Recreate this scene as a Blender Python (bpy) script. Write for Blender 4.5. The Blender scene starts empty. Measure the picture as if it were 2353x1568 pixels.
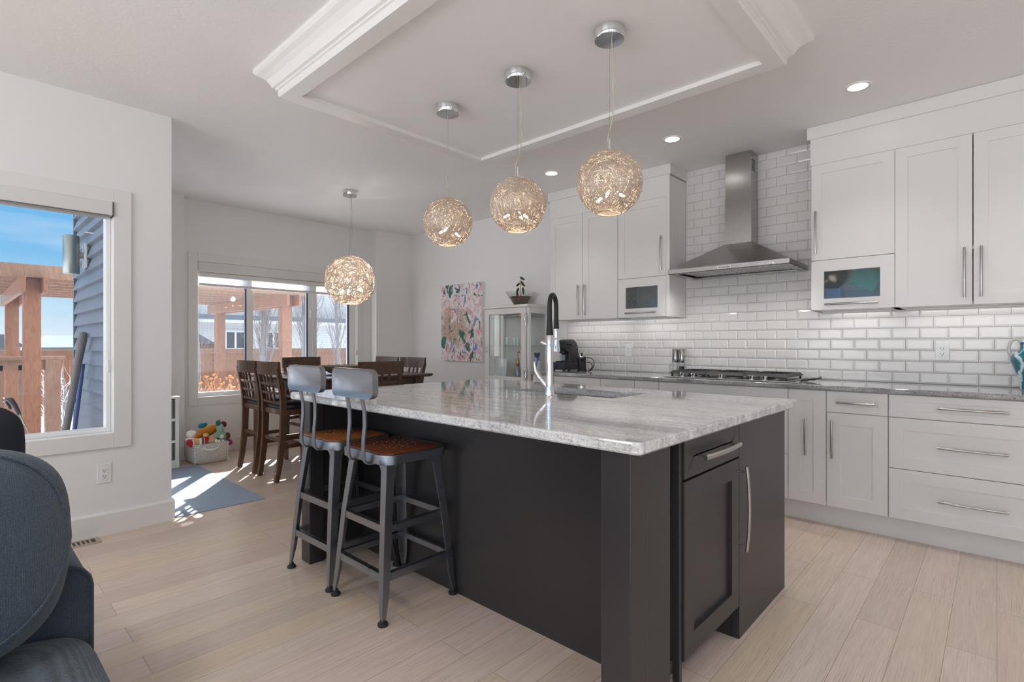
import bpy, bmesh, math, random
from mathutils import Vector, Matrix, Euler
PI = math.pi
random.seed(7)
SC = bpy.context.scene
COL = SC.collection

# ---------------------------------------------------------------- camera, sky, sun, window light, exposure
cam_d = bpy.data.cameras.new('camera'); CAM = bpy.data.objects.new('camera', cam_d); COL.objects.link(CAM)
CAM.location = (0, 0, 1.205)
CAM.rotation_euler = (PI/2, 0, math.radians(42.93))
cam_d.sensor_fit = 'HORIZONTAL'; cam_d.sensor_width = 36.0
cam_d.lens = 1198.0/2353.0*36.0
cam_d.shift_y = 5.0/2353.0
cam_d.clip_start = 0.05; cam_d.clip_end = 300
SC.camera = CAM
SC.view_settings.view_transform = 'Standard'
SC.view_settings.look = 'None'
SC.view_settings.exposure = 0.34
SC.view_settings.gamma = 1.0
SC.view_settings.use_curve_mapping = False
SC.cycles.use_denoising = True
SC.cycles.max_bounces = 12
SC.cycles.diffuse_bounces = 8
SC.cycles.glossy_bounces = 5
SC.cycles.transmission_bounces = 8
SC.cycles.transparent_max_bounces = 16
SC.cycles.caustics_reflective = False
SC.cycles.caustics_refractive = False
SC.cycles.sample_clamp_indirect = 4.0

W = bpy.data.worlds.new('sky'); SC.world = W; W.use_nodes = True
def build_world():
    nt = W.node_tree; nt.nodes.clear()
    N = nt.nodes.new; L = nt.links.new
    out = N('ShaderNodeOutputWorld'); bg = N('ShaderNodeBackground')
    tc = N('ShaderNodeTexCoord'); sep = N('ShaderNodeSeparateXYZ')
    L(tc.outputs['Generated'], sep.inputs[0])
    r = N('ShaderNodeValToRGB'); e = r.color_ramp.elements
    e[0].position = 0.0; e[0].color = (0.66, 0.73, 0.80, 1)
    e[1].position = 0.6; e[1].color = (1.8, 1.95, 2.15, 1)   # overhead sky, out of view, brightened for more ambient light
    m = e.new(0.06); m.color = (0.38, 0.60, 0.77, 1)
    m = e.new(0.13); m.color = (0.17, 0.43, 0.71, 1)
    m = e.new(0.26); m.color = (0.125, 0.385, 0.71, 1)
    m = e.new(0.38); m.color = (0.6, 0.9, 1.15, 1)
    L(sep.outputs['Z'], r.inputs[0])
    mp = N('ShaderNodeMapping'); mp.inputs['Scale'].default_value = (3, 3, 14)
    L(tc.outputs['Generated'], mp.inputs[0])
    ns = N('ShaderNodeTexNoise'); ns.inputs['Scale'].default_value = 1.3; ns.inputs['Detail'].default_value = 5
    L(mp.outputs[0], ns.inputs['Vector'])
    cr = N('ShaderNodeValToRGB'); cr.color_ramp.elements[0].position = 0.56; cr.color_ramp.elements[1].position = 0.85
    cr.color_ramp.elements[1].color = (0.42, 0.42, 0.42, 1)
    L(ns.outputs['Fac'], cr.inputs[0])
    mx = N('ShaderNodeMix'); mx.data_type = 'RGBA'
    L(cr.outputs[0], mx.inputs[0]); L(r.outputs[0], mx.inputs[6]); mx.inputs[7].default_value = (0.75, 0.78, 0.81, 1)
    L(mx.outputs[2], bg.inputs[0]); bg.inputs[1].default_value = 1.0
    L(bg.outputs[0], out.inputs[0])
build_world()

def light(name, kind, loc, direction, energy, color=(1, 1, 1), size=None, parent=None, **kw):
    d = bpy.data.lights.new(name, kind); d.energy = energy; d.color = color
    if size:
        d.shape = 'RECTANGLE'; d.size, d.size_y = size
    for k, v in kw.items(): setattr(d, k, v)
    o = bpy.data.objects.new(name, d); COL.objects.link(o)
    o.location = loc
    if direction is not None:
        o.rotation_euler = Vector(direction).to_track_quat('-Z', 'Y').to_euler()
    if parent: o.parent = parent
    return o
SUN_EL = math.radians(32.5)
light('sun', 'SUN', (-10, 8, 9), (0.8*math.cos(SUN_EL), -0.6*math.cos(SUN_EL), -math.sin(SUN_EL)), 14.0, (1.0, 0.97, 0.93), angle=0.009)
# daylight entering through the living room windows behind and to the right of the camera
light('window_daylight', 'AREA', (-0.9, -4.42, 1.45), (0, 1, 0.04), 30, (0.90, 0.955, 1.0), (4.8, 2.0))
light('window_daylight', 'AREA', (2.62, -1.9, 1.45), (-1, 0, 0.04), 7, (0.90, 0.955, 1.0), (3.2, 2.0))
# unseen uplights added at the window openings to brighten the ceiling
light('ceiling_fill', 'AREA', (-0.9, -4.30, 1.2), (0, 0.42, 0.9), 50, (0.90, 0.955, 1.0), (4.8, 1.2))
light('ceiling_fill', 'AREA', (2.50, -1.9, 1.2), (-0.42, 0, 0.9), 16, (0.90, 0.955, 1.0), (3.2, 1.2))

# ---------------------------------------------------------------- helpers
def lin(c):
    return tuple(((x/255)/12.92 if x/255 <= 0.04045 else ((x/255+0.055)/1.055)**2.4) for x in c)

class Mat:
    def __init__(s, name):
        s.m = bpy.data.materials.new(name); s.m.use_nodes = True
        s.nt = s.m.node_tree; s.b = s.nt.nodes['Principled BSDF']; s.out = s.nt.nodes['Material Output']
        s._tc = None
    def N(s, t, **kw):
        n = s.nt.nodes.new(t)
        for k, v in kw.items(): setattr(n, k, v)
        return n
    def L(s, a, b): s.nt.links.new(a, b)
    def tc(s, scale=(1, 1, 1), rot=(0, 0, 0), which='Object'):
        if s._tc is None: s._tc = s.N('ShaderNodeTexCoord')
        mp = s.N('ShaderNodeMapping'); mp.inputs['Scale'].default_value = scale; mp.inputs['Rotation'].default_value = rot
        s.L(s._tc.outputs[which], mp.inputs[0]); return mp.outputs[0]
    def noise(s, vec, scale, detail=4, rough=0.55, dist=0.0):
        n = s.N('ShaderNodeTexNoise'); n.inputs['Scale'].default_value = scale; n.inputs['Detail'].default_value = detail
        n.inputs['Roughness'].default_value = rough; n.inputs['Distortion'].default_value = dist
        s.L(vec, n.inputs['Vector']); return n.outputs['Fac']
    def ramp(s, fac, stops):
        r = s.N('ShaderNodeValToRGB'); e = r.color_ramp.elements
        while len(e) > 1: e.remove(e[-1])
        for i, (p, c) in enumerate(stops):
            x = e[0] if i == 0 else e.new(p)
            x.position = p
            if not isinstance(c, (tuple, list)): c = (c, c, c)
            x.color = (*c[:3], 1)
        s.L(fac, r.inputs[0]); return r.outputs[0]
    def mix(s, fac, a, b, mode='MIX'):
        m = s.N('ShaderNodeMix', data_type='RGBA', blend_type=mode)
        for sock, v in ((0, fac), (6, a), (7, b)):
            if isinstance(v, (int, float)): m.inputs[sock].default_value = v
            elif isinstance(v, (tuple, list)): m.inputs[sock].default_value = (*v[:3], 1)
            else: s.L(v, m.inputs[sock])
        return m.outputs[2]
    def bump(s, h, strength=0.3, dist=0.01):
        b = s.N('ShaderNodeBump'); b.inputs['Strength'].default_value = strength; b.inputs['Distance'].default_value = dist
        s.L(h, b.inputs['Height']); s.L(b.outputs[0], s.b.inputs['Normal'])
    def set(s, **kw):
        for k, v in kw.items():
            i = s.b.inputs[k.replace('_', ' ')]
            if isinstance(v, (int, float)): i.default_value = v
            elif isinstance(v, (tuple, list)): i.default_value = (*v[:3], 1) if len(i.default_value) == 4 else v
            else: s.L(v, i)
        return s

def plain(name, rgb, rough=0.5, metal=0.0, var=0.06, scale=6.0, bump=0.0, bscale=60, coat=0.0, spec=0.5, stretch=(1, 1, 1)):
    """principled material with a little procedural tone variation"""
    M = Mat(name); c = lin(rgb)
    v = M.tc(stretch)
    f = M.noise(v, scale, 3)
    M.set(Base_Color=M.mix(f, tuple(x*(1-var) for x in c), tuple(min(1, x*(1+var)) for x in c)), Roughness=rough, Metallic=metal, Coat_Weight=coat)
    M.b.inputs['Specular IOR Level'].default_value = spec
    if bump: M.bump(M.noise(v, bscale, 2), bump, 0.004)
    return M.m

def glassmat(name, tint=(1, 1, 1), refl=0.5, fuzz=0.0, dust=0.0):
    M = Mat(name); nt = M.nt
    tr = M.N('ShaderNodeBsdfTransparent'); tr.inputs[0].default_value = (*tint, 1)
    gl = M.N('ShaderNodeBsdfGlossy'); gl.inputs['Roughness'].default_value = fuzz
    lw = M.N('ShaderNodeLayerWeight'); lw.inputs[0].default_value = 0.5
    pw = M.N('ShaderNodeMath', operation='POWER'); pw.inputs[1].default_value = 4.0; M.L(lw.outputs['Facing'], pw.inputs[0])
    mu = M.N('ShaderNodeMath', operation='MULTIPLY_ADD'); mu.inputs[1].default_value = refl*0.8; mu.inputs[2].default_value = refl*0.05
    mu.use_clamp = True; M.L(pw.outputs[0], mu.inputs[0])
    mx = M.N('ShaderNodeMixShader'); M.L(mu.outputs[0], mx.inputs[0]); M.L(tr.outputs[0], mx.inputs[1]); M.L(gl.outputs[0], mx.inputs[2])
    last = mx
    if dust:          # a thin film of dust that scatters the sun falling on the pane
        tl = M.N('ShaderNodeBsdfTranslucent'); tl.inputs[0].default_value = (0.9, 0.92, 0.95, 1)
        last = M.N('ShaderNodeMixShader'); M.L(M.ramp(M.noise(M.tc(), 40, 4), [(0.3, dust*0.9), (0.8, dust*1.1)]), last.inputs[0]); M.L(mx.outputs[0], last.inputs[1]); M.L(tl.outputs[0], last.inputs[2])
    M.L(last.outputs[0], M.out.inputs[0]); return M.m

def emis(name, rgb, strength):
    M = Mat(name); M.set(Base_Color=rgb, Emission_Color=rgb, Emission_Strength=strength); return M.m

def smooth(pts, n=6):
    pts = [Vector(p) for p in pts]; out = []
    for i in range(len(pts)-1):
        p0, p1, p2, p3 = pts[max(i-1, 0)], pts[i], pts[i+1], pts[min(i+2, len(pts)-1)]
        for k in range(n):
            t = k/n
            out.append(0.5*((2*p1)+(p2-p0)*t+(2*p0-5*p1+4*p2-p3)*t*t+(3*p1-p0-3*p2+p3)*t*t*t))
    return out+[pts[-1]]

class MB:
    def __init__(s): s.bm = bmesh.new()
    def _bev(s, faces, bev, seg=2):
        es = list({e for f in faces for e in f.edges})
        bmesh.ops.bevel(s.bm, geom=es, offset=bev, segments=seg, affect='EDGES', clamp_overlap=True, profile=0.5)
    def box(s, x0, x1, y0, y1, z0, z1, bev=0.0, seg=2, M=None):
        x0, x1 = min(x0, x1), max(x0, x1); y0, y1 = min(y0, y1), max(y0, y1); z0, z1 = min(z0, z1), max(z0, z1)
        P = [(x0, y0, z0), (x1, y0, z0), (x1, y1, z0), (x0, y1, z0), (x0, y0, z1), (x1, y0, z1), (x1, y1, z1), (x0, y1, z1)]
        v = [s.bm.verts.new(M @ Vector(p) if M else p) for p in P]
        F = [s.bm.faces.new([v[i] for i in q]) for q in ((0, 3, 2, 1), (4, 5, 6, 7), (0, 1, 5, 4), (1, 2, 6, 5), (2, 3, 7, 6), (3, 0, 4, 7))]
        if bev > 0: s._bev(F, bev, seg)
        return s
    def quad(s, *pts):
        s.bm.faces.new([s.bm.verts.new(p) for p in pts]); return s
    def loft(s, rings, cap=True, close=True):
        V = [[s.bm.verts.new(p) for p in r] for r in rings]
        n = len(V[0])
        for a, b in zip(V, V[1:]):
            for i in range(n if close else n-1):
                j = (i+1) % n
                s.bm.faces.new((a[i], a[j], b[j], b[i]))
        if cap:
            s.bm.faces.new(V[0][::-1]); s.bm.faces.new(V[-1])
        return s
    def sweep(s, pts, sec, side=None, cap=True, closed=False):
        """sweep a 2D section (list of (a,b)) along pts; sec may be a list of sections"""
        pts = [Vector(p) for p in pts]; n = len(pts); rings = []
        many = isinstance(sec[0][0], (tuple, list))
        prev = None
        for i, p in enumerate(pts):
            if closed: t = pts[(i+1) % n]-pts[i-1]
            else: t = pts[min(i+1, n-1)]-pts[max(i-1, 0)]
            t.normalize()
            if side is not None:
                a = Vector(side)
            elif prev is None:
                a = Vector((0, 0, 1)) if abs(t.z) < 0.9 else Vector((1, 0, 0))
            else: a = prev
            a = (a-t*a.dot(t)); a.normalize(); prev = a
            b = t.cross(a)
            S = sec[i] if many else sec
            rings.append([p+a*u+b*v for u, v in S])
        if closed: rings.append(rings[0]); 
        if closed:
            V = [[s.bm.verts.new(q) for q in r] for r in rings[:-1]]
            m = len(V[0])
            for i in range(n):
                a, b = V[i], V[(i+1) % n]
                for k in range(m):
                    s.bm.faces.new((a[k], a[(k+1) % m], b[(k+1) % m], b[k]))
            return s
        return s.loft(rings, cap)
    def tube(s, pts, r, seg=10, cap=True, closed=False):
        def ring(q): return [(q*math.cos(2*PI*k/seg), q*math.sin(2*PI*k/seg)) for k in range(seg)]
        sec = [ring(q) for q in r] if isinstance(r, (list, tuple)) else ring(r)
        return s.sweep(pts, sec, cap=cap, closed=closed)
    def cyl(s, a, b, r, seg=20, r2=None):
        return s.tube([a, b], [r, r if r2 is None else r2], seg)
    def lathe(s, prof, c=(0, 0, 0), seg=28, cap=True, M=None):
        c = Vector(c); rings = []
        for r, z in prof:
            ring = [Vector((max(r, 1e-5)*math.cos(2*PI*k/seg), max(r, 1e-5)*math.sin(2*PI*k/seg), z)) for k in range(seg)]
            rings.append([(M @ p if M else p)+c for p in ring])
        return s.loft(rings, cap)
    def ell(s, c, r, rot=(0, 0, 0), u=18, v=12, e=1.0):
        R = Euler(rot).to_matrix(); c = Vector(c)
        if isinstance(r, (int, float)): r = (r, r, r)
        def pw(x): return math.copysign(abs(x)**e, x)
        rings = []
        for i in range(v+1):
            ph = -PI/2+PI*i/v
            cp, sp = pw(math.cos(ph)), pw(math.sin(ph))
            if i in (0, v): cp = 1e-4
            rings.append([c+R @ Vector((r[0]*cp*pw(math.cos(2*PI*k/u)), r[1]*cp*pw(math.sin(2*PI*k/u)), r[2]*sp)) for k in range(u)])
        return s.loft(rings, True)
    def prism(s, poly, axis, a0, a1):
        """extrude a 2D polygon along an axis: axis x -> poly is (y,z), y -> (x,z), z -> (x,y)"""
        def mk(p, a): return {'x': (a, p[0], p[1]), 'y': (p[0], a, p[1]), 'z': (p[0], p[1], a)}[axis]
        return s.loft([[mk(p, a0) for p in poly], [mk(p, a1) for p in poly]], True)
    def panel(s, T, u0, u1, v0, v1, w0, w1, fr=0.062, rec=0.009, hole=False, bev=0.0015):
        """shaker door: T maps (u right, v up, w out) to the world"""
        def R(a, b, c, d, w): return [Vector(T(*p, w)) for p in ((a, b), (c, b), (c, d), (a, d))]
        iu0, iu1, iv0, iv1 = u0+fr, u1-fr, v0+fr, v1-fr
        b = bev
        rings = [R(u0, v0, u1, v1, w0), R(u0, v0, u1, v1, w1-b), R(u0+b, v0+b, u1-b, v1-b, w1), R(iu0, iv0, iu1, iv1, w1), R(iu0, iv0, iu1, iv1, w0 if hole else w1-rec)]
        V = [[s.bm.verts.new(p) for p in r] for r in rings]
        for a, c in zip(V, V[1:]):
            for i in range(4): s.bm.faces.new((a[i], a[(i+1) % 4], c[(i+1) % 4], c[i]))
        if hole:
            a, c = V[-1], V[0]
            for i in range(4): s.bm.faces.new((a[i], a[(i+1) % 4], c[(i+1) % 4], c[i]))
        else:
            s.bm.faces.new(V[-1]); s.bm.faces.new(V[0][::-1])
        return s

ORG = {}
def obj(name, mb, mat, parent=None, smooth=None):
    bm = mb.bm
    bmesh.ops.recalc_face_normals(bm, faces=bm.faces[:])
    o0 = ORG.get(parent.name, Vector((0, 0, 0))) if parent else Vector((0, 0, 0))
    me = bpy.data.meshes.new(name)
    if o0.length > 0: bmesh.ops.translate(bm, verts=bm.verts[:], vec=-o0)
    bm.to_mesh(me); bm.free()
    if smooth:
        for p in me.polygons: p.use_smooth = True
        me.set_sharp_from_angle(angle=math.radians(smooth))
    o = bpy.data.objects.new(name, me); COL.objects.link(o)
    if mat: me.materials.append(mat)
    if parent:
        o.parent = parent; ORG[o.name] = o0
    return o
def tag(o, label, cat, group=None, kind=None):
    o['label'] = label; o['category'] = cat
    if group: o['group'] = group
    if kind: o['kind'] = kind
    return o
def thing(name, label, cat, loc=(0, 0, 0), group=None, shift=True):
    """an Empty at the thing's base; shift=True: parts are given in world coordinates"""
    o = bpy.data.objects.new(name, None); COL.objects.link(o); o.location = loc; o.empty_display_size = 0.1
    tag(o, label, cat, group)
    ORG[o.name] = Vector(loc) if shift else Vector((0, 0, 0))
    return o
def struct(name, mb, mat, parent=None, smooth=None):
    o = obj(name, mb, mat, parent, smooth)
    if parent is None: o['kind'] = 'structure'
    return o
def kids(o): return [c for c in bpy.data.objects if c.parent == o]
def dup(root, loc, rotz, label, group=None, scale=None):
    r = root.copy(); COL.objects.link(r); r.location = loc; r.rotation_euler = (0, 0, rotz); r['label'] = label
    if scale: r.scale = (scale,)*3
    def rec(a, b):
        for ch in kids(a):
            c = ch.copy(); COL.objects.link(c); c.parent = b
            rec(ch, c)
    rec(root, r)
    return r
def arc(c, r, a0, a1, n, plane='xz'):
    out = []
    for i in range(n+1):
        a = a0+(a1-a0)*i/n; u, v = r*math.cos(a), r*math.sin(a)
        out.append({'xz': (c[0]+u, c[1], c[2]+v), 'xy': (c[0]+u, c[1]+v, c[2]), 'yz': (c[0], c[1]+u, c[2]+v)}[plane])
    return out
FRONT = lambda yf: (lambda u, v, w: (u, yf-w, v))       # faces -y
RIGHT = lambda xf: (lambda u, v, w: (xf+w, u, v))       # faces +x, u along y
RECT = lambda w, d: [(-w/2, -d/2), (w/2, -d/2), (w/2, d/2), (-w/2, d/2)]

# ---------------------------------------------------------------- materials
def m_wall(name, rgb, bump=0.12, bs=260):
    M = Mat(name); v = M.tc(); c = lin(rgb)
    f = M.noise(v, 1.3, 2)
    M.set(Base_Color=M.mix(f, tuple(x*0.985 for x in c), c), Roughness=0.62)
    M.b.inputs['Specular IOR Level'].default_value = 0.35
    M.bump(M.noise(v, bs, 3), bump, 0.002); return M.m
WALL = m_wall('wall_paint', (237, 236, 235))
CEIL = m_wall('ceiling_knockdown', (240, 239, 238), 0.6, 55)
TRIMW = plain('white_trim_paint', (232, 230, 227), 0.38, var=0.01)
TRAYW = plain('tray_panel_paint', (238, 237, 236), 0.45, var=0.01)
CABW = plain('white_cabinet_lacquer', (228, 226, 224), 0.3, var=0.008)
VINYL = plain('white_vinyl', (235, 236, 236), 0.35, var=0.01)
BLACKW = plain('espresso_cabinet', (50, 47, 48), 0.36, var=0.12, scale=3, stretch=(1, 1, 0.4), bump=0.04, bscale=120)

def m_floor():
    M = Mat('oak_planks')
    v = M.tc((1, 1, 1), (0, 0, PI/2))
    br = M.N('ShaderNodeTexBrick'); br.offset = 0.37; br.offset_frequency = 2; br.squash = 1.0
    br.inputs['Scale'].default_value = 1.0; br.inputs['Brick Width'].default_value = 1.35; br.inputs['Row Height'].default_value = 0.15
    br.inputs['Mortar Size'].default_value = 0.0011; br.inputs['Mortar Smooth'].default_value = 0.3; br.inputs['Bias'].default_value = 0.0
    br.inputs['Color1'].default_value = (0, 0, 0, 1); br.inputs['Color2'].default_value = (1, 1, 1, 1); br.inputs['Mortar'].default_value = (0.5, 0.5, 0.5, 1)
    M.L(v, br.inputs['Vector'])
    plank = br.outputs['Color']
    base = M.ramp(plank, [(0.0, lin((208, 188, 172))), (0.2, lin((222, 205, 192))), (0.4, lin((216, 198, 174))), (0.6, lin((224, 204, 194))), (0.8, lin((206, 190, 176))), (1.0, lin((226, 208, 190)))])
    # grain stretched along the plank, shifted per plank
    add = M.N('ShaderNodeVectorMath', operation='MULTIPLY_ADD'); add.inputs[1].default_value = (7, 7, 7)
    M.L(plank, add.inputs[0]); M.L(v, add.inputs[2])
    mp = M.N('ShaderNodeMapping'); mp.inputs['Scale'].default_value = (1.2, 22, 1); M.L(add.outputs[0], mp.inputs[0])
    g = M.noise(mp.outputs[0], 2.2, 8, 0.65, 1.2)
    mp2 = M.N('ShaderNodeMapping'); mp2.inputs['Scale'].default_value = (3, 90, 1); M.L(add.outputs[0], mp2.inputs[0])
    g2 = M.noise(mp2.outputs[0], 3.0, 4, 0.6, 0.4)
    col = M.mix(M.ramp(g, [(0.35, 0.0), (0.75, 0.40)]), base, lin((176, 152, 135)))
    col = M.mix(M.ramp(g2, [(0.5, 0.0), (0.8, 0.38)]), col, lin((156, 132, 115)))
    mp3 = M.N('ShaderNodeMapping'); mp3.inputs['Scale'].default_value = (1.0, 6.5, 1); M.L(add.outputs[0], mp3.inputs[0])
    wv = M.N('ShaderNodeTexWave'); wv.bands_direction = 'Y'; wv.inputs['Scale'].default_value = 5.0; wv.inputs['Distortion'].default_value = 7.0; wv.inputs['Detail'].default_value = 3; wv.inputs['Detail Scale'].default_value = 0.9
    M.L(mp3.outputs[0], wv.inputs['Vector'])
    cath = M.mix(1.0, M.ramp(wv.outputs['Fac'], [(0.0, 1.0), (0.22, 0.0)]), M.ramp(M.noise(mp2.outputs[0], 1.6, 3), [(0.42, 0.0), (0.66, 0.8)]), 'MULTIPLY')
    cath = M.mix(1.0, cath, M.ramp(M.noise(v, 1.1, 2), [(0.48, 0.10), (0.62, 1.0)]), 'MULTIPLY')
    col = M.mix(cath, col, lin((122, 98, 82)))
    col = M.mix(M.ramp(br.outputs['Fac'], [(0.0, 0.0), (1.0, 0.75)]), col, lin((105, 84, 68)))
    M.set(Base_Color=col, Roughness=M.ramp(g, [(0.2, 0.26), (0.8, 0.40)]))
    M.b.inputs['Specular IOR Level'].default_value = 0.5; M.set(Coat_Weight=0.18, Coat_Roughness=0.22)
    h = M.mix(0.6, M.ramp(g2, [(0.3, 1.0), (0.8, 0.3)]), M.ramp(br.outputs['Fac'], [(0.0, 1.0), (1.0, 0.0)]), 'MULTIPLY')
    M.bump(h, 0.25, 0.0015)
    return M.m
FLOOR = m_floor()

def m_granite(name, light_c, mid_c, dark_c, streak=(1.6, 9, 9), amount=0.5, dark=0.6, rough=0.07, yellow=None):
    M = Mat(name)
    v = M.tc((1, 1, 1)); vs = M.tc(streak)
    a = M.noise(vs, 1.7, 8, 0.68, 0.8)
    b = M.noise(v, 70, 5, 0.7)
    c = M.noise(vs, 6.0, 8, 0.75, 1.5)
    col = M.mix(M.ramp(a, [(0.38, 0.0), (0.66, amount*1.6)]), lin(light_c), lin(mid_c))
    if yellow: col = M.mix(M.ramp(M.noise(vs, 1.1, 3), [(0.5, 0.0), (0.72, 0.6)]), col, lin(yellow))
    col = M.mix(M.ramp(b, [(0.52, 0.0), (0.62, 0.75)]), col, lin(mid_c))
    col = M.mix(M.ramp(c, [(0.55, 0.0), (0.68, dark)]), col, lin(dark_c))
    sp = M.noise(v, 160, 3, 0.6)
    col = M.mix(M.ramp(sp, [(0.60, 0.0), (0.66, dark)]), col, lin(dark_c))
    M.set(Base_Color=col, Roughness=rough, Coat_Weight=0.25, Coat_Roughness=0.02)
    return M.m
GRAN = m_granite('island_granite', (230, 229, 228), (160, 160, 164), (92, 92, 98), dark=0.6, rough=0.05, yellow=(222, 216, 202))
GRAN2 = m_granite('counter_granite', (190, 188, 187), (128, 128, 132), (62, 60, 62), (2.5, 7, 12), 0.65, 0.8)

def m_tile():
    M = Mat('glazed_subway_tile'); v = M.tc()
    M.set(Base_Color=M.mix(M.noise(v, 3, 2), lin((220, 217, 214)), lin((230, 227, 225))), Roughness=0.12, Coat_Weight=0.1, Coat_Roughness=0.05)
    M.b.inputs['Specular IOR Level'].default_value = 0.42
    M.bump(M.noise(v, 14, 2), 0.05, 0.004)
    return M.m
TILE = m_tile()
GROUT = plain('grey_grout', (150, 146, 143), 0.9)

def m_steel(name, rgb, rough, sx=(1, 1, 1), amt=0.06, aniso=0.0):
    M = Mat(name); v = M.tc(sx)
    n = M.noise(v, 40, 4)
    M.set(Base_Color=lin(rgb), Metallic=1.0, Roughness=M.ramp(n, [(0.2, max(0.02, rough-amt)), (0.8, rough+amt)]))
    if aniso: M.set(Anisotropic=aniso)
    return M.m
STEEL = m_steel('brushed_steel', (176, 174, 172), 0.27, (2, 2, 90), 0.025, aniso=0.5)
SATIN = m_steel('satin_nickel', (184, 180, 176), 0.26, amt=0.01)
CHROME = m_steel('polished_chrome', (222, 222, 224), 0.05, amt=0.02)
GUN = m_steel('gunmetal', (124, 127, 133), 0.36, amt=0.1)
def m_stool():
    M = Mat('worn_gunmetal'); v = M.tc()
    w = M.noise(v, 38, 6, 0.75)
    M.set(Base_Color=M.mix(M.ramp(w, [(0.66, 0.0), (0.72, 1.0)]), lin((146, 148, 154)), lin((212, 209, 205))),
          Metallic=0.95, Roughness=M.ramp(M.noise(v, 9, 4), [(0.2, 0.22), (0.8, 0.42)]))
    return M.m
STOOLM = m_stool()
BLACKR = plain('black_rubber', (30, 30, 32), 0.55)
BLACKP = plain('black_plastic', (26, 28, 31), 0.3)
BLACKI = plain('black_cast_iron', (38, 39, 42), 0.5, bump=0.1, bscale=200)
GLASS = glassmat('window_glass', (0.985, 0.99, 0.99), 0.55)
DUSTY = glassmat('dusty_window_glass', (0.985, 0.99, 0.99), 0.55, dust=0.013)
CGLASS = glassmat('cabinet_glass', (0.975, 0.985, 0.983), 0.9)
THIN = glassmat('thin_clear_glass', (0.96, 0.975, 0.975), 1.6)
FROST = glassmat('frosted_glass', (0.80, 0.84, 0.84), 1.1, 0.04, dust=0.22)
# ---------------------------------------------------------------- room shell
H = 2.74
def shell():
    struct('floor', MB().box(-6.51, 2.9, -4.7, 4.69, -0.12, 0.0), FLOOR)
    struct('ceiling', MB().box(-6.51, 2.9, -4.7, 4.69, H, H+0.12), CEIL)
    struct('wall_back', MB().box(-6.51, 2.9, 4.49, 4.69, 0, H), WALL)
    # far wall of the dining nook with a shallow window bay
    m = MB()
    m.box(-6.51, -6.15, 0.841, 1.64, 0, H); m.box(-6.51, -6.15, 3.916, 4.49, 0, H)
    y0, y1, z0, z1 = 1.79, 3.732, 0.61, 2.10
    m.box(-6.51, -6.31, 1.64, y0, 0, H); m.box(-6.51, -6.31, y1, 3.916, 0, H)
    m.box(-6.51, -6.31, y0, y1, 0, z0); m.box(-6.51, -6.31, y0, y1, z1, H)
    struct('wall_far', m, WALL)
    struct('wall_nook', MB().box(-6.15, -4.316, 0.84, 1.02, 0, H), WALL)
    m = MB(); y0, y1, z0, z1 = -1.35, 0.715, 0.62, 2.10
    m.box(-4.315, -4.115, y1, 1.02, 0, H, 0.0); m.box(-4.315, -4.115, -4.5, y0, 0, H)
    m.box(-4.315, -4.115, y0, y1, 0, z0); m.box(-4.315, -4.115, y0, y1, z1, H)
    struct('wall_left', m, WALL)
    # living room side, behind the camera: walls with wide windows
    m = MB(); m.box(-4.315, -3.4, -4.7, -4.5, 0, H); m.box(1.6, 2.9, -4.7, -4.5, 0, H)
    m.box(-3.4, 1.6, -4.7, -4.5, 0, 0.4); m.box(-3.4, 1.6, -4.7, -4.5, 2.5, H)
    struct('wall_front', m, WALL)
    m = MB(); m.box(2.7, 2.9, -4.5, -3.5, 0, H); m.box(2.7, 2.9, 1.1, 4.49, 0, H)
    m.box(2.7, 2.9, -3.5, 1.1, 0, 0.4); m.box(2.7, 2.9, -3.5, 1.1, 2.5, H)
    struct('wall_right', m, WALL)
    # baseboards
    bb = [(0, 0), (0.016, 0), (0.016, 0.128), (0.010, 0.14), (0, 0.14)]
    m = MB(); m.prism([(x, z) for x, z in bb], 'y', -4.5, 1.036); ms = m
    for v in ms.bm.verts: v.co.x += -4.115
    m.box(-6.13, -4.1155, 1.021, 1.036, 0, 0.14)
    struct('baseboard_left', m, TRIMW)
    m = MB(); m.box(-6.15, -6.134, 1.036, 1.64, 0, 0.14, 0.004); m.box(-6.31, -6.294, 1.64, 3.916, 0, 0.14, 0.004); m.box(-6.15, -6.134, 3.916, 4.47, 0, 0.14, 0.004)
    struct('baseboard_far', m, TRIMW)
    struct('baseboard_back', MB().box(-6.134, -4.32, 4.474, 4.49, 0, 0.14, 0.004), TRIMW)
shell()

# dropped tray frame with crown moulding above the island
def tray():
    ox0, ox1, oy0, oy1 = -2.965, -0.765, 1.252, 2.835
    ix0, ix1, iy0, iy1 = -2.868, -0.855, 1.342, 2.742
    zb = 2.592
    prof = [(0.098, H), (0.098, H-0.018), (0.088, H-0.028), (0.068, H-0.040), (0.045, H-0.058), (0.030, H-0.082), (0.024, H-0.098),
            (0.010, H-0.102), (0.010, H-0.112), (0.0, H-0.114), (0.0, zb+0.008), (-0.006, zb)]
    m = MB()
    rings = []
    for p, z in prof:
        rings.append([(ox0-p, oy0-p, z), (ox1+p, oy0-p, z), (ox1+p, oy1+p, z), (ox0-p, oy1+p, z)])
    rings.append([(ix0, iy0, zb), (ix1, iy0, zb), (ix1, iy1, zb), (ix0, iy1, zb)])
    rings.append([(ix0, iy0, zb+0.024), (ix1, iy0, zb+0.024), (ix1, iy1, zb+0.024), (ix0, iy1, zb+0.024)])
    m.loft(rings, cap=False)
    struct('trim_1', m, TRIMW)
    struct('ceiling_tray', MB().box(ix0-0.03, ix1+0.03, iy0-0.03, iy1+0.03, zb+0.024, zb+0.05), TRAYW)
tray()

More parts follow.
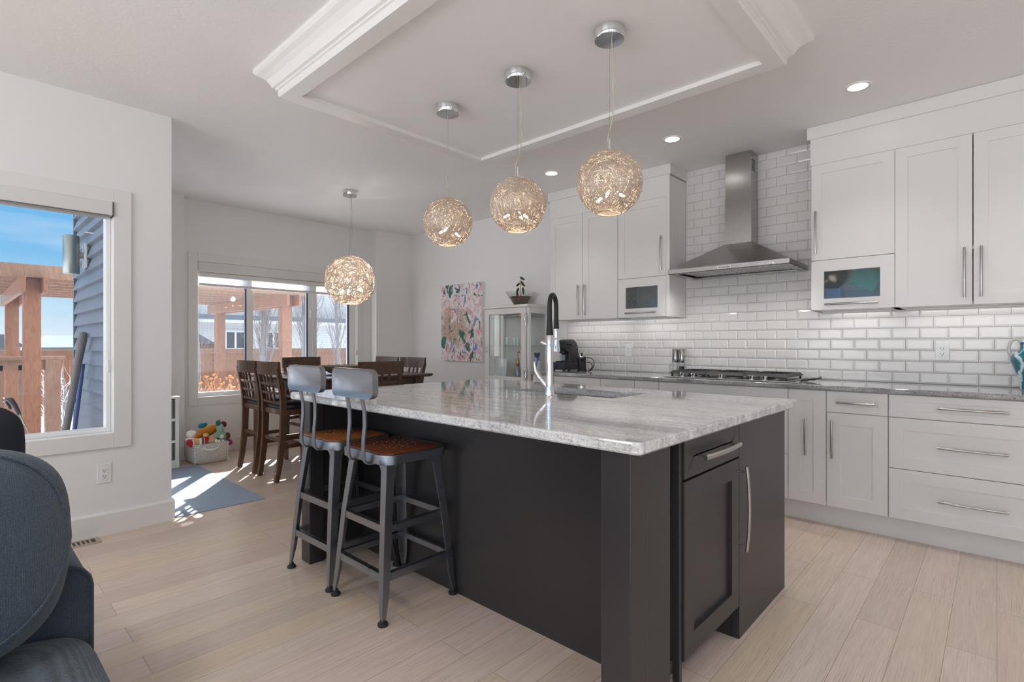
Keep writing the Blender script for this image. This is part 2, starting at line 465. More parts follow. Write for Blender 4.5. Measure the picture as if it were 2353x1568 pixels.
# ---------------------------------------------------------------- windows, casings, blinds
def casing(m, T, a0, a1, z0, z1, w=0.09, t=0.018):
    for (p, q, r, s_) in ((a0-w, a0, z0-w, z1+w), (a1, a1+w, z0-w, z1+w), (a0, a1, z1, z1+w), (a0, a1, z0-w, z0)):
        c = [T(p, r, 0), T(q, s_, t)]
        m.box(c[0][0], c[1][0], c[0][1], c[1][1], c[0][2], c[1][2], 0.002)
def windows():
    # dining window
    T = RIGHT(-6.31)
    m = MB(); casing(m, T, 1.804, 3.718, 0.622, 2.09)
    # jamb liner
    for a in ((1.791, 1.804, 0.623, 2.089), (3.718, 3.731, 0.623, 2.089)): m.box(-6.50, -6.3115, *a)
    m.box(-6.50, -6.3115, 1.791, 3.731, 0.611, 0.622); m.box(-6.50, -6.3115, 1.791, 3.731, 2.09, 2.099)
    struct('trim_2', m, TRIMW)
    win = thing('window_1', 'dining nook window', 'window', (-6.40, 2.72, 0.62)); del win['label']; del win['category']; win['kind'] = 'structure'
    m = MB(); x0, x1 = -6.44, -6.36
    m.box(x0, x1, 1.804, 1.828, 0.622, 2.09, 0.004); m.box(x0, x1, 3.628, 3.718, 0.622, 2.09, 0.004)
    m.box(x0, x1, 1.828, 3.628, 0.622, 0.666, 0.004); m.box(x0, x1, 1.828, 3.628, 2.045, 2.09, 0.004)
    m.box(x0, x1, 2.325, 2.400, 0.666, 2.045, 0.004); m.box(x0, x1, 3.062, 3.112, 0.666, 2.045, 0.004); m.box(x0+0.012, x1+0.012, 3.112, 3.172, 0.666, 2.045, 0.004)
    obj('window_frame', m, VINYL, win)
    m = MB()
    for a in ((1.828, 2.325), (2.400, 3.062), (3.172, 3.628)): m.box(-6.402, -6.398, a[0], a[1], 0.666, 2.045)
    obj('glass_pane', m, DUSTY, win)
    NAVY = plain('navy_gasket', (34, 48, 74), 0.5)
    for y in (2.325, 3.062, 3.628): obj('gasket', MB().box(-6.396, -6.361, y-0.010, y-0.001, 0.667, 2.044), NAVY, win)
    m = MB(); m.box(-6.36, -6.335, 3.08, 3.105, 1.52, 1.62, 0.006); obj('sash_lock', m, VINYL, win)
    # living room window
    T = RIGHT(-4.115)
    m = MB(); casing(m, T, -1.335, 0.700, 0.636, 2.085, 0.093)
    m.box(-4.30, -4.1165, 0.700, 0.714, 0.637, 2.084); m.box(-4.30, -4.1165, -1.349, -1.335, 0.637, 2.084)
    m.box(-4.30, -4.1165, -1.349, 0.714, 0.621, 0.636); m.box(-4.30, -4.1165, -1.349, 0.714, 2.085, 2.099)
    struct('trim_3', m, TRIMW)
    win = thing('window_2', 'living room window', 'window', (-4.23, -0.3, 0.636)); del win['label']; del win['category']; win['kind'] = 'structure'
    m = MB(); x0, x1 = -4.27, -4.185
    m.box(x0, x1, 0.674, 0.700, 0.636, 2.085, 0.004); m.box(x0, x1, -1.335, -1.287, 0.636, 2.085, 0.004)
    m.box(x0, x1, -1.287, 0.674, 0.636, 0.660, 0.004); m.box(x0, x1, -1.287, 0.674, 2.04, 2.085, 0.004)
    m.box(x0, x1, -0.34, -0.28, 0.660, 2.04, 0.004)
    obj('window_frame', m, VINYL, win)
    m = MB(); m.box(-4.232, -4.228, -1.287, 0.674, 0.660, 2.04); obj('glass_pane', m, GLASS, win)
    CASS = plain('blind_cassette', (224, 222, 219), 0.5, var=0.01)
    M = Mat('sheer_blind_fabric'); M.set(Base_Color=(0.85, 0.85, 0.84), Roughness=0.8)
    trn = M.N('ShaderNodeBsdfTransparent'); trl = M.N('ShaderNodeBsdfTranslucent'); trl.inputs[0].default_value = (0.9, 0.9, 0.9, 1)
    a = M.N('ShaderNodeMixShader'); a.inputs[0].default_value = 0.55; M.L(trn.outputs[0], a.inputs[1]); M.L(trl.outputs[0], a.inputs[2])
    M.L(a.outputs[0], M.out.inputs[0]); SHEER = M.m
    DARK = plain('blind_edge', (90, 88, 88), 0.6)
    b = thing('roller_blind', 'banded roller blind almost fully raised in the dining nook window', 'blind', (-6.345, 2.72, 1.84))
    obj('cassette', MB().box(-6.355, -6.285, 1.808, 3.714, 1.985, 2.088, 0.006), CASS, b)
    obj('fabric_roll', MB().box(-6.348, -6.315, 1.815, 3.706, 1.925, 1.984, 0.014, 3), CASS, b)
    obj('sheer_band', MB().box(-6.333, -6.331, 1.82, 3.70, 1.862, 1.924), SHEER, b)
    obj('bottom_bar', MB().box(-6.344, -6.320, 1.82, 3.70, 1.832, 1.861, 0.006), CASS, b)
    m = MB().tube([(-6.300, 3.700, 1.98), (-6.300, 3.700, 1.1)], 0.003, 6); m.box(-6.308, -6.290, 3.690, 3.710, 1.04, 1.12, 0.004)
    obj('pull_cord', m, VINYL, b)
    b = thing('roller_blind', 'white blind cassette fully raised over the living room window', 'blind', (-4.14, -0.32, 2.0))
    obj('cassette', MB().box(-4.170, -4.085, -1.33, 0.694, 2.012, 2.096, 0.005), CASS, b)
    obj('end_cap', MB().box(-4.171, -4.084, 0.694, 0.699, 2.006, 2.098, 0.001), DARK, b)
    obj('bottom_bar', MB().box(-4.16, -4.098, -1.33, 0.68, 1.996, 2.010, 0.004), plain('blind_underside', (150, 149, 148), 0.6), b)
    m = MB().tube([(-4.118, 0.682, 2.0), (-4.118, 0.684, 1.5), (-4.118, 0.682, 1.1)], 0.0022, 6); m.tube([(-4.118, 0.672, 2.0), (-4.118, 0.673, 1.45), (-4.118, 0.678, 1.1)], 0.0022, 6)
    m.box(-4.124, -4.108, 0.668, 0.692, 1.02, 1.105, 0.006)
    obj('pull_chain', m, VINYL, b)
windows()

def outlet(T, u, v, label, plate=(0.072, 0.118)):
    p = T(u, v, 0)
    o = thing('power_outlet', label, 'outlet', p, 'white wall outlets')
    w, h = plate[0]/2, plate[1]/2
    m = MB(); a, b = T(u-w, v-h, 0.0), T(u+w, v+h, 0.006); m.box(a[0], b[0], a[1], b[1], a[2], b[2], 0.003); obj('cover_plate', m, VINYL, o)
    m = MB(); a, b = T(u-0.017, v-0.034, 0.006), T(u+0.017, v+0.034, 0.0085); m.box(a[0], b[0], a[1], b[1], a[2], b[2], 0.001); ins = obj('receptacle', m, VINYL, o)
    m = MB()
    for s in (-1, 1):
        for du in (-0.007, 0.006):
            a, b = T(u+du-0.0012, v+s*0.018-0.002, 0.0085), T(u+du+0.0012, v+s*0.018+0.007, 0.0092); m.box(a[0], b[0], a[1], b[1], a[2], b[2])
        a, b = T(u-0.0025, v+s*0.018-0.010, 0.0085), T(u+0.0025, v+s*0.018-0.005, 0.0092); m.box(a[0], b[0], a[1], b[1], a[2], b[2])
    obj('slot', m, BLACKP, ins)
outlet(RIGHT(-4.115), 0.655, 0.385, 'white duplex outlet low on the wall under the living room window', (0.072, 0.122))
outlet(FRONT(4.4795), -2.62, 1.137, 'white outlet on the tile between coffee machine and cooktop')
outlet(FRONT(4.4795), -0.266, 1.15, 'white outlet on the tile to the right of the cooktop')

# ---------------------------------------------------------------- tile
def tiles():
    zr, xr = 0.9265, -1.516
    TW, TH, G = 0.1505, 0.0765, 0.0022
    m = MB()
    yb, yt = 4.4885, 4.4805
    def tile(x0, x1, z0, z1):
        if x1-x0 < 0.006 or z1-z0 < 0.006: return
        b = min(0.012, (x1-x0)*0.3, (z1-z0)*0.3)
        A = [(x0, yb, z0), (x1, yb, z0), (x1, yb, z1), (x0, yb, z1)]
        A2 = [(x, yt+0.0030, z) for x, _, z in A]
        B = [(x0+b, yt, z0+b), (x1-b, yt, z0+b), (x1-b, yt, z1-b), (x0+b, yt, z1-b)]
        V = [[m.bm.verts.new(p) for p in r] for r in (A, A2, B)]
        for p, q in zip(V, V[1:]):
            for i in range(4): m.bm.faces.new((p[i], p[(i+1) % 4], q[(i+1) % 4], q[i]))
        m.bm.faces.new(V[-1])
    bx0, bx1 = -2.042, -0.977
    for k in range(0, 25):
        z0, z1 = zr+k*TH+G/2, zr+(k+1)*TH-G/2
        off = xr+(TW/2 if k % 2 == 0 else 0)
        for i in range(-14, 18):
            x0, x1 = off+i*TW+G/2, off+(i+1)*TW-G/2
            zlo = max(z0, 0.932)
            if z1 < 1.436:
                a, b = max(x0, -3.364), min(x1, 0.95)
                if b > a: tile(a, b, zlo, z1)
                continue
            # whole-height band behind the hood
            a, b = max(x0, bx0), min(x1, bx1)
            if b > a: tile(a, b, zlo, min(z1, H-0.002))
            if z0 < 1.44:
                zz = min(z1, 1.436)
                a, b = max(x0, -3.364), min(x1, bx0)
                if b > a: tile(a, b, zlo, zz)
                a, b = max(x0, bx1), min(x1, 0.95)
                if b > a: tile(a, b, zlo, zz)
    struct('wall_tile', m, TILE)
    g = MB(); g.box(-3.364, 0.95, 4.4865, 4.4899, 0.93, 1.436); g.box(bx0, bx1, 4.4865, 4.4899, 1.436, H)
    struct('wall_grout', g, GROUT)
tiles()

# ---------------------------------------------------------------- cabinets
def bow_handle(T, u, v, length, vertical, wide=0.0135, out=0.034):
    """slim bowed bar pull on two posts"""
    m = MB(); h = length/2; n = 12
    pts = []
    for i in range(n+1):
        t = -1+2*i/n
        o = out-0.010*t*t
        pts.append(T(u, v+t*h, o) if vertical else T(u+t*h, v, o))
    side = Vector(T(1, 0, 0))-Vector(T(0, 0, 0)) if vertical else Vector(T(0, 1, 0))-Vector(T(0, 0, 0))
    r = wide/2
    sec = [(r*math.cos(a)*1.0, r*0.75*math.sin(a)) for a in [2*PI*k/10 for k in range(10)]]
    m.sweep(pts, sec, side=side)
    for t in (-0.86, 0.86):
        p = (u, v+t*h) if vertical else (u+t*h, v)
        m.cyl(T(*p, -0.001), T(*p, out-0.008), 0.0042, 10)
    return m
def door(parent, T, u0, u1, v0, v1, hu, hv, hl, vert, name='door', mat=None, fr=0.066, pm=None, th=0.019, rec=0.008):
    d = obj(name, MB().panel(T, u0, u1, v0, v1, 0.0, th, fr, rec), mat or CABW, parent)
    if hl:
        T2 = lambda u, v, w: T(u, v, w+th)
        obj('handle', bow_handle(T2, hu, hv, hl, vert), pm or SATIN, d, smooth=40)
    return d
YU = 4.19   # carcass front of the wall cabinets (door faces at 4.171)
def uppers():
    T = FRONT(YU)
    def carcass(x0, x1, root, flip=None):
        m = MB()
        m.box(x0, x0+0.018, YU, 4.488, 1.437, 2.64); m.box(x1-0.018, x1, YU, 4.488, 1.437, 2.64)
        m.box(x0, x1, 4.47, 4.4855, 1.437, 2.64)
        m.box(x0, x1, YU, 4.488, 1.437, 1.455); m.box(x0, x1, YU, 4.488, 2.46, 2.64)
        m.box(x0, x1, YU, 4.488, 1.775, 1.793)
        obj('cabinet_body', m, CABW, root)
    def crown(x0, x1, label):
        c = thing('cabinet_crown', label, 'crown', ((x0+x1)/2, 4.3, 2.64))
        obj('crown_board', MB().box(x0-0.02, x1+0.012, 4.160, 4.479, 2.652, 2.7385, 0.002), CABW, c)
        obj('frieze_board', MB().box(x0, x1, 4.171, 4.1895, 2.4665, 2.6515), CABW, c)
    def strip(x0, x1, root):
        obj('light_strip', MB().box(x0+0.04, x1-0.04, 4.335, 4.36, 1.428, 1.4365, 0.002), VINYL, root)
        light('strip_glow', 'AREA', ((x0+x1)/2-root.location.x, 4.347-root.location.y, 1.426-root.location.z), (0, 0.25, -1), 0.45*(x1-x0)/0.7, (1.0, 0.975, 0.95), (x1-x0-0.1, 0.02), parent=root)
    def flip(x0, x1, root):
        d = obj('flip_door', MB().panel(T, x0, x1, 1.438, 1.786, 0, 0.019, 0.078, 0.008, hole=True), CABW, root)
        obj('frosted_pane', MB().box(x0+0.076, x1-0.076, YU-0.008, YU-0.004, 1.514, 1.710), FROST, d)
        T2 = lambda u, v, w: T(u, v, w+0.019)
        obj('handle', bow_handle(T2, (x0+x1)/2, 1.476, (x1-x0)*0.64, False), SATIN, d, smooth=40)
    # left pair
    c = thing('upper_cabinet', 'tall white two-door wall cabinet above the coffee machine', 'cabinet', (-2.95, 4.33, 1.437), 'white wall cabinets')
    carcass(-3.348, -2.554, c); strip(-3.348, -2.554, c);
    door(c, T, -3.346, -2.949, 1.438, 2.4655, -2.989, 1.622, 0.30, True); door(c, T, -2.945, -2.556, 1.438, 2.4655, -2.912, 1.622, 0.30, True)
    c = thing('upper_cabinet', 'white wall cabinet with frosted flip door to the left of the range hood', 'cabinet', (-2.3, 4.33, 1.437), 'white wall cabinets')
    carcass(-2.552, -2.044, c); strip(-2.552, -2.044, c);
    door(c, T, -2.550, -2.078, 1.790, 2.4655, -2.116, 1.982, 0.30, True); flip(-2.550, -2.078, c)
    obj('end_panel', MB().box(-2.075, -2.0438, 4.168, 4.4865, 1.434, 2.642), CABW, c)
    # right group
    c = thing('upper_cabinet', 'white wall cabinet with frosted flip door to the right of the range hood', 'cabinet', (-0.72, 4.33, 1.437), 'white wall cabinets')
    carcass(-0.974, -0.486, c); strip(-0.974, -0.486, c);
    door(c, T, -0.968, -0.4865, 1.790, 2.4655, -0.938, 1.985, 0.30, True); flip(-0.968, -0.4865, c)
    c = thing('upper_cabinet', 'tall white two-door wall cabinet at the right edge above the drawers', 'cabinet', (-0.1, 4.33, 1.437), 'white wall cabinets')
    carcass(-0.485, 0.285, c); strip(-0.485, 0.285, c);
    door(c, T, -0.4845, -0.108, 1.438, 2.4655, -0.144, 1.632, 0.30, True); door(c, T, -0.103, 0.283, 1.438, 2.4655, -0.068, 1.632, 0.30, True)
    c = thing('upper_cabinet', 'white wall cabinet beyond the right edge above the drawers', 'cabinet', (0.6, 4.33, 1.437), 'white wall cabinets')
    carcass(0.286, 0.95, c); door(c, T, 0.288, 0.948, 1.438, 2.4655, 0.33, 1.632, 0.30, True)
    crown(-3.348, -2.044, 'white crown board along the wall cabinets left of the range hood')
    crown(-0.974, 0.95, 'long white crown board along the wall cabinets right of the range hood')
    # blurred things behind the frosted panes
    tag(obj('teal_tray', MB().box(-0.085, 0.085, -0.009, 0.009, -0.07, 0.07, 0.004, M=Matrix.Translation((-0.655, 4.245, 1.650)) @ Matrix.Rotation(0.5, 4, 'Y')), plain('teal_plastic', (40, 165, 158), 0.5)), 'teal board leaning behind the frosted pane right of the hood', 'tray')
    tag(obj('storage_tub', MB().box(-0.91, -0.80, 4.24, 4.36, 1.456, 1.60, 0.01), plain('blue_plastic', (40, 95, 175), 0.4)), 'blue tub behind the left end of the frosted pane right of the hood', 'tub')
    tag(obj('storage_tub', MB().box(-0.78, -0.56, 4.26, 4.40, 1.456, 1.57, 0.01), plain('slate_plastic', (96, 118, 160), 0.4)), 'wide grey blue tub below the teal board behind frosted glass', 'tub')
uppers()

YB = 3.92   # carcass front of the base cabinets (door faces at 3.901)
def bases():
    T = FRONT(YB)
    def body(x0, x1, root):
        m = MB().box(x0, x1, YB, 4.486, 0.141, 0.898); m.box(x0, x1, 3.997, 4.486, 0.0, 0.141)
        obj('cabinet_body', m, CABW, root)
    def drawer(root, x0, x1, z0, z1, hx, hz, hl, fr=0.066): return door(root, T, x0, x1, z0, z1, hx, hz, hl, False, 'drawer', fr=fr)
    c = thing('base_cabinet', 'white base cabinet of drawers under the coffee machine', 'cabinet', (-2.95, 4.2, 0), 'white base cabinets')
    body(-3.352, -2.566, c)
    for z0, z1 in ((0.757, 0.893), (0.447, 0.753), (0.142, 0.443)): drawer(c, -3.350, -2.568, z0, z1, -2.95, z1-0.072, 0.30, 0.05)
    c = thing('base_cabinet', 'white base cabinet below the outlet between coffee machine and cooktop', 'cabinet', (-2.4, 4.2, 0), 'white base cabinets')
    body(-2.565, -2.230, c); drawer(c, -2.563, -2.231, 0.757, 0.893, -2.4, 0.822, 0.2, 0.05); door(c, T, -2.563, -2.231, 0.142, 0.753, -2.53, 0.58, 0.24, True)
    c = thing('base_cabinet', 'narrow white pull-out cabinet to the left of the cooktop drawers', 'cabinet', (-2.12, 4.2, 0), 'white base cabinets')
    body(-2.229, -2.006, c); door(c, T, -2.227, -2.007, 0.142, 0.893, -2.117, 0.58, 0.24, True)
    c = thing('base_cabinet', 'wide white base cabinet of drawers under the gas cooktop', 'cabinet', (-1.52, 4.2, 0), 'white base cabinets')
    body(-2.005, -1.049, c)
    for z0, z1 in ((0.757, 0.893), (0.447, 0.753), (0.142, 0.443)): drawer(c, -2.003, -1.050, z0, z1, -1.52, z1-0.072, 0.30)
    c = thing('base_cabinet', 'narrow white pull-out cabinet to the right of the cooktop', 'cabinet', (-0.93, 4.2, 0), 'white base cabinets')
    body(-1.048, -0.820, c); door(c, T, -1.046, -0.821, 0.142, 0.893, -0.938, 0.580, 0.245, True, fr=0.072)
    c = thing('base_cabinet', 'white base cabinet with one drawer over one door', 'cabinet', (-0.65, 4.2, 0), 'white base cabinets')
    body(-0.819, -0.488, c); drawer(c, -0.817, -0.490, 0.757, 0.893, -0.655, 0.824, 0.205, 0.047); door(c, T, -0.817, -0.490, 0.142, 0.753, -0.783, 0.582, 0.245, True, fr=0.076)
    c = thing('base_cabinet', 'wide white cabinet of three drawers at the right edge', 'cabinet', (0, 4.2, 0), 'white base cabinets')
    body(-0.487, 0.29, c)
    for z0, z1, hz in ((0.757, 0.893, 0.827), (0.447, 0.753, 0.598), (0.142, 0.443, 0.287)): drawer(c, -0.484, 0.288, z0, z1, -0.103, hz, 0.30, 0.072 if z1 < 0.8 else 0.04)
    c = thing('base_cabinet', 'white base cabinet beyond the right edge of the drawers', 'cabinet', (0.6, 4.2, 0), 'white base cabinets')
    body(0.291, 0.95, c); door(c, T, 0.293, 0.948, 0.142, 0.893, 0.33, 0.58, 0.245, True)
    tag(obj('toe_kick', MB().box(-3.352, 0.95, 3.982, 3.9965, 0.0, 0.1405), CABW), 'long white toe kick board along the floor under the base cabinets', 'toe kick')
    m = MB().box(-3.362, 0.95, 3.872, 4.4795, 0.899, 0.93, 0.006, 3)
    tag(obj('stone_worktop', m, GRAN2, None), 'dark grey granite worktop along the tiled wall', 'worktop')
bases()
# ---------------------------------------------------------------- range hood
def text_mesh(body, size, depth=0.0006):
    cu = bpy.data.curves.new('t', 'FONT'); cu.body = body; cu.size = size; cu.extrude = depth; cu.align_x = 'CENTER'; cu.align_y = 'CENTER'
    o = bpy.data.objects.new('t', cu); COL.objects.link(o)
    dg = bpy.context.evaluated_depsgraph_get(); dg.update()
    me = bpy.data.meshes.new_from_object(o.evaluated_get(dg))
    bm = bmesh.new(); bm.from_mesh(me)
    bpy.data.objects.remove(o); bpy.data.curves.remove(cu); bpy.data.meshes.remove(me)
    m = MB(); m.bm.free(); m.bm = bm; return m
def hood():
    h = thing('range_hood', 'stainless steel pyramid range hood on the tiled wall', 'range hood', (-1.52, 4.2, 1.764))
    x0, x1, y0, y1 = -1.978, -1.066, 4.0, 4.478
    cx0, cx1, cy0 = -1.632, -1.426, 4.315
    z0, z1, zc = 1.766, 1.803, 2.012
    m = MB()
    m.loft([[(x0, y0, z0), (x1, y0, z0), (x1, y1, z0), (x0, y1, z0)], [(x0, y0, z1), (x1, y0, z1), (x1, y1, z1), (x0, y1, z1)]], False)
    m.loft([[(x0, y0, z1), (x1, y0, z1), (x1, y1, z1), (x0, y1, z1)], [(cx0-.004, cy0-.004, zc), (cx1+.004, cy0-.004, zc), (cx1+.004, y1, zc), (cx0-.004, y1, zc)]], False)
    # underside: rim with a recessed filter bay
    for a in ((x0, x1, y0, y0+0.05), (x0, x1, y1-0.04, y1), (x0, x0+0.06, y0+0.05, y1-0.04), (x1-0.06, x1, y0+0.05, y1-0.04)): m.box(*a, z0, z0+0.004)
    obj('canopy', m, STEEL, h)
    obj('filter_panel', MB().box(x0+0.055, x1-0.055, y0+0.045, y1-0.035, z0+0.014, z0+0.02), STEEL, h)
    for x in (x0+0.16, x1-0.16): obj('hood_lamp', MB().lathe([(0.021, z0-0.001), (0.021, z0+0.006)], (x, y0+0.027, 0), 16), VINYL, h)
    m = MB(); m.box(cx0, cx1, cy0, y1, zc, 2.385); obj('lower_duct_cover', m, STEEL, h)
    m = MB(); m.box(cx0+0.003, cx1-0.003, cy0+0.003, y1, 2.383, H-0.001)
    up = obj('upper_duct_cover', m, STEEL, h)
    m = MB()
    for k in range(5): m.box(cx1-0.004, cx1-0.0015, cy0+0.03, cy0+0.095, 2.585+k*0.02, 2.597+k*0.02)
    obj('vent_slot', m, BLACKP, up)
    pl = obj('name_plate', MB().box(-1.571, -1.466, y0-0.004, y0, 1.772, 1.796, 0.001), plain('pale_plate', (225, 223, 220), 0.35), h)
    t = text_mesh('KitchenAid', 0.0175)
    for v in t.bm.verts: v.co = Vector((v.co.x*1.05-1.5185, y0-0.0045-v.co.z, v.co.y+1.784))
    obj('lettering', t, plain('black_lettering', (25, 25, 27), 0.5), pl)
    for k in range(5):
        x = -1.259+k*0.0222
        obj('push_button', MB().cyl((x, y0+0.001, 1.781), (x, y0-0.006, 1.781), 0.0062, 14), CHROME, h, 40)
    for x in (-0.30, 0.30): light('hood_beam', 'SPOT', (x, -0.17, -0.005), (0, 0.15, -1), 8, (1.0, 0.97, 0.93), parent=h, spot_size=math.radians(140), spot_blend=1.0, shadow_soft_size=0.03)
hood()

# ---------------------------------------------------------------- cooktop and what stands around it
def cooktop():
    zt = 0.931
    c = thing('gas_cooktop', 'five burner gas cooktop with black grates set in the wall worktop', 'cooktop', (-1.52, 4.2, zt))
    x0, x1, y0, y1 = -1.978, -1.066, 3.925, 4.44
    obj('steel_tray', MB().box(x0, x1, y0, y1, zt, zt+0.009, 0.003), SATIN, c)
    for x in (-1.84, -1.75, -1.534, -1.312, -1.223):
        m = MB().lathe([(0.021, zt+0.009), (0.021, zt+0.013), (0.015, zt+0.014), (0.015, zt+0.022), (0.020, zt+0.024), (0.0205, zt+0.036), (0.018, zt+0.039)], (x, 3.975, 0), 20)
        obj('knob', m, CHROME, c, 35)
    for (gx0, gx1) in ((-1.968, -1.675), (-1.668, -1.378), (-1.371, -1.078)):
        m = MB(); zb, zg = zt+0.028, zt+0.052; gy0, gy1 = 4.01, 4.42
        # skirt that slopes outward on the four sides
        o = [(gx0, gy0), (gx1, gy0), (gx1, gy1), (gx0, gy1)]
        def ring(d, z): return [(gx0+d, gy0+d, z), (gx1-d, gy0+d, z), (gx1-d, gy1-d, z), (gx0+d, gy1-d, z)]
        m.loft([ring(0.034, zb), ring(0.0, zb+0.002), ring(0.018, zg), ring(0.034, zg)], cap=False)
        m.loft([ring(0.034, zg), ring(0.034, zb)], cap=False)
        mx, my = (gx0+gx1)/2, (gy0+gy1)/2
        for k in range(5):
            y = gy0+0.06+k*(gy1-gy0-0.12)/4
            m.box(gx0+0.02, mx-0.03, y-0.006, y+0.006, zb+0.004, zg); m.box(mx+0.03, gx1-0.02, y-0.006, y+0.006, zb+0.004, zg)
        m.box(mx-0.006, mx+0.006, gy0+0.02, my-0.1, zb+0.004, zg); m.box(mx-0.006, mx+0.006, my+0.1, gy1-0.02, zb+0.004, zg)
        for (x, y) in o: m.box(x-0.006+(0.018 if x < mx else -0.018), x+0.006+(0.018 if x < mx else -0.018), y-0.006+(0.018 if y < my else -0.018), y+0.006+(0.018 if y < my else -0.018), zt+0.009, zb+0.004)
        obj('grate', m, BLACKI, c)
    for (x, y, r) in ((-1.82, 4.12, .04), (-1.82, 4.32, .034), (-1.523, 4.22, .055), (-1.225, 4.12, .034), (-1.225, 4.32, .04)):
        m = MB().lathe([(r, zt+0.009), (r, zt+0.017), (r*0.75, zt+0.018), (r*0.75, zt+0.025), (r*0.6, zt+0.027)], (x, y, 0), 20); obj('burner', m, BLACKI, c, 35)
cooktop()
def grinder(x, y, label):
    g = thing('spice_grinder', label, 'grinder', (x, y, 0.93), 'pair of spice grinders')
    obj('glass_jar', MB().lathe([(0.024, 0.93), (0.0255, 0.935), (0.0255, 1.035)], (x, y, 0), 24), THIN, g, 40)
    obj('spice_fill', MB().lathe([(0.021, 0.934), (0.0225, 0.937), (0.0225, 1.00)], (x, y, 0), 20), plain('salt', (225, 222, 216), 0.9) if x < -2.08 else plain('peppercorn', (52, 44, 40), 0.9, var=0.4, scale=120), g, 40)
    cap = obj('steel_cap', MB().lathe([(0.0265, 1.033), (0.027, 1.036), (0.027, 1.150), (0.0255, 1.153)], (x, y, 0), 28), m_steel('grinder_steel', (170, 168, 166), 0.16), g, 40)
    obj('view_slot', MB().box(x-0.004, x+0.004, y-0.0275, y-0.025, 1.055, 1.13, 0.001), BLACKP, cap)
grinder(-2.102, 4.40, 'left spice grinder with steel cap and white filling beside the cooktop')
grinder(-2.044, 4.405, 'right spice grinder with steel cap and dark filling beside the cooktop')
def spoon_rest():
    m = MB(); rows = []
    for i in range(11):
        t = i/10; w = 0.045*math.sin(PI*min(1, 0.12+t*0.86))**0.7
        rows.append([(-1.045+0.13*t, 4.20+0.02*t+w*s, 0.9325+0.012*abs(s)**2+0.022*t*t+0.004*math.sin(9*s+i)) for s in (-1, -0.6, -0.2, 0.2, 0.6, 1)])
    V = [[m.bm.verts.new(p) for p in r] for r in rows]
    for a, b in zip(V, V[1:]):
        for i in range(5): m.bm.faces.new((a[i], a[i+1], b[i+1], b[i]))
    bmesh.ops.solidify(m.bm, geom=m.bm.faces[:], thickness=0.003)
    tag(obj('spoon_rest', m, m_steel('pewter', (190, 186, 182), 0.25), None, 60), 'silver leaf shaped spoon rest on the worktop right of the cooktop', 'spoon rest')
spoon_rest()
def vase():
    v = thing('glass_jug', 'blue and white glass jug with curled handle at the right edge', 'jug', (0.145, 4.28, 0.93))
    M = Mat('swirled_blue_glass'); vv = M.tc((1, 1, 1))
    w = M.N('ShaderNodeTexWave'); w.inputs['Scale'].default_value = 9; w.inputs['Distortion'].default_value = 9; w.inputs['Detail'].default_value = 3; M.L(vv, w.inputs['Vector'])
    M.set(Base_Color=M.ramp(w.outputs['Fac'], [(0.2, lin((32, 112, 130))), (0.5, lin((52, 140, 160))), (0.75, lin((150, 195, 205))), (0.95, lin((225, 235, 238)))]), Roughness=0.08, Coat_Weight=0.5)
    obj('body', MB().lathe([(0.02, 0.93), (0.045, 0.934), (0.048, 0.96), (0.055, 1.0), (0.075, 1.06), (0.088, 1.10), (0.088, 1.125), (0.070, 1.15), (0.05, 1.165), (0.045, 1.19), (0.055, 1.21)], (0.145, 4.28, 0), 28), M.m, v, 60)
    pts = [(0.068, 4.28, 1.12), (0.052, 4.28, 1.15), (0.054, 4.28, 1.19), (0.062, 4.28, 1.215), (0.082, 4.28, 1.227), (0.10, 4.28, 1.217), (0.105, 4.28, 1.20)]
    obj('handle', MB().tube(smooth(pts), 0.0075, 10), plain('milk_glass', (205, 205, 204), 0.12, coat=0.5), v, 60)
vase()
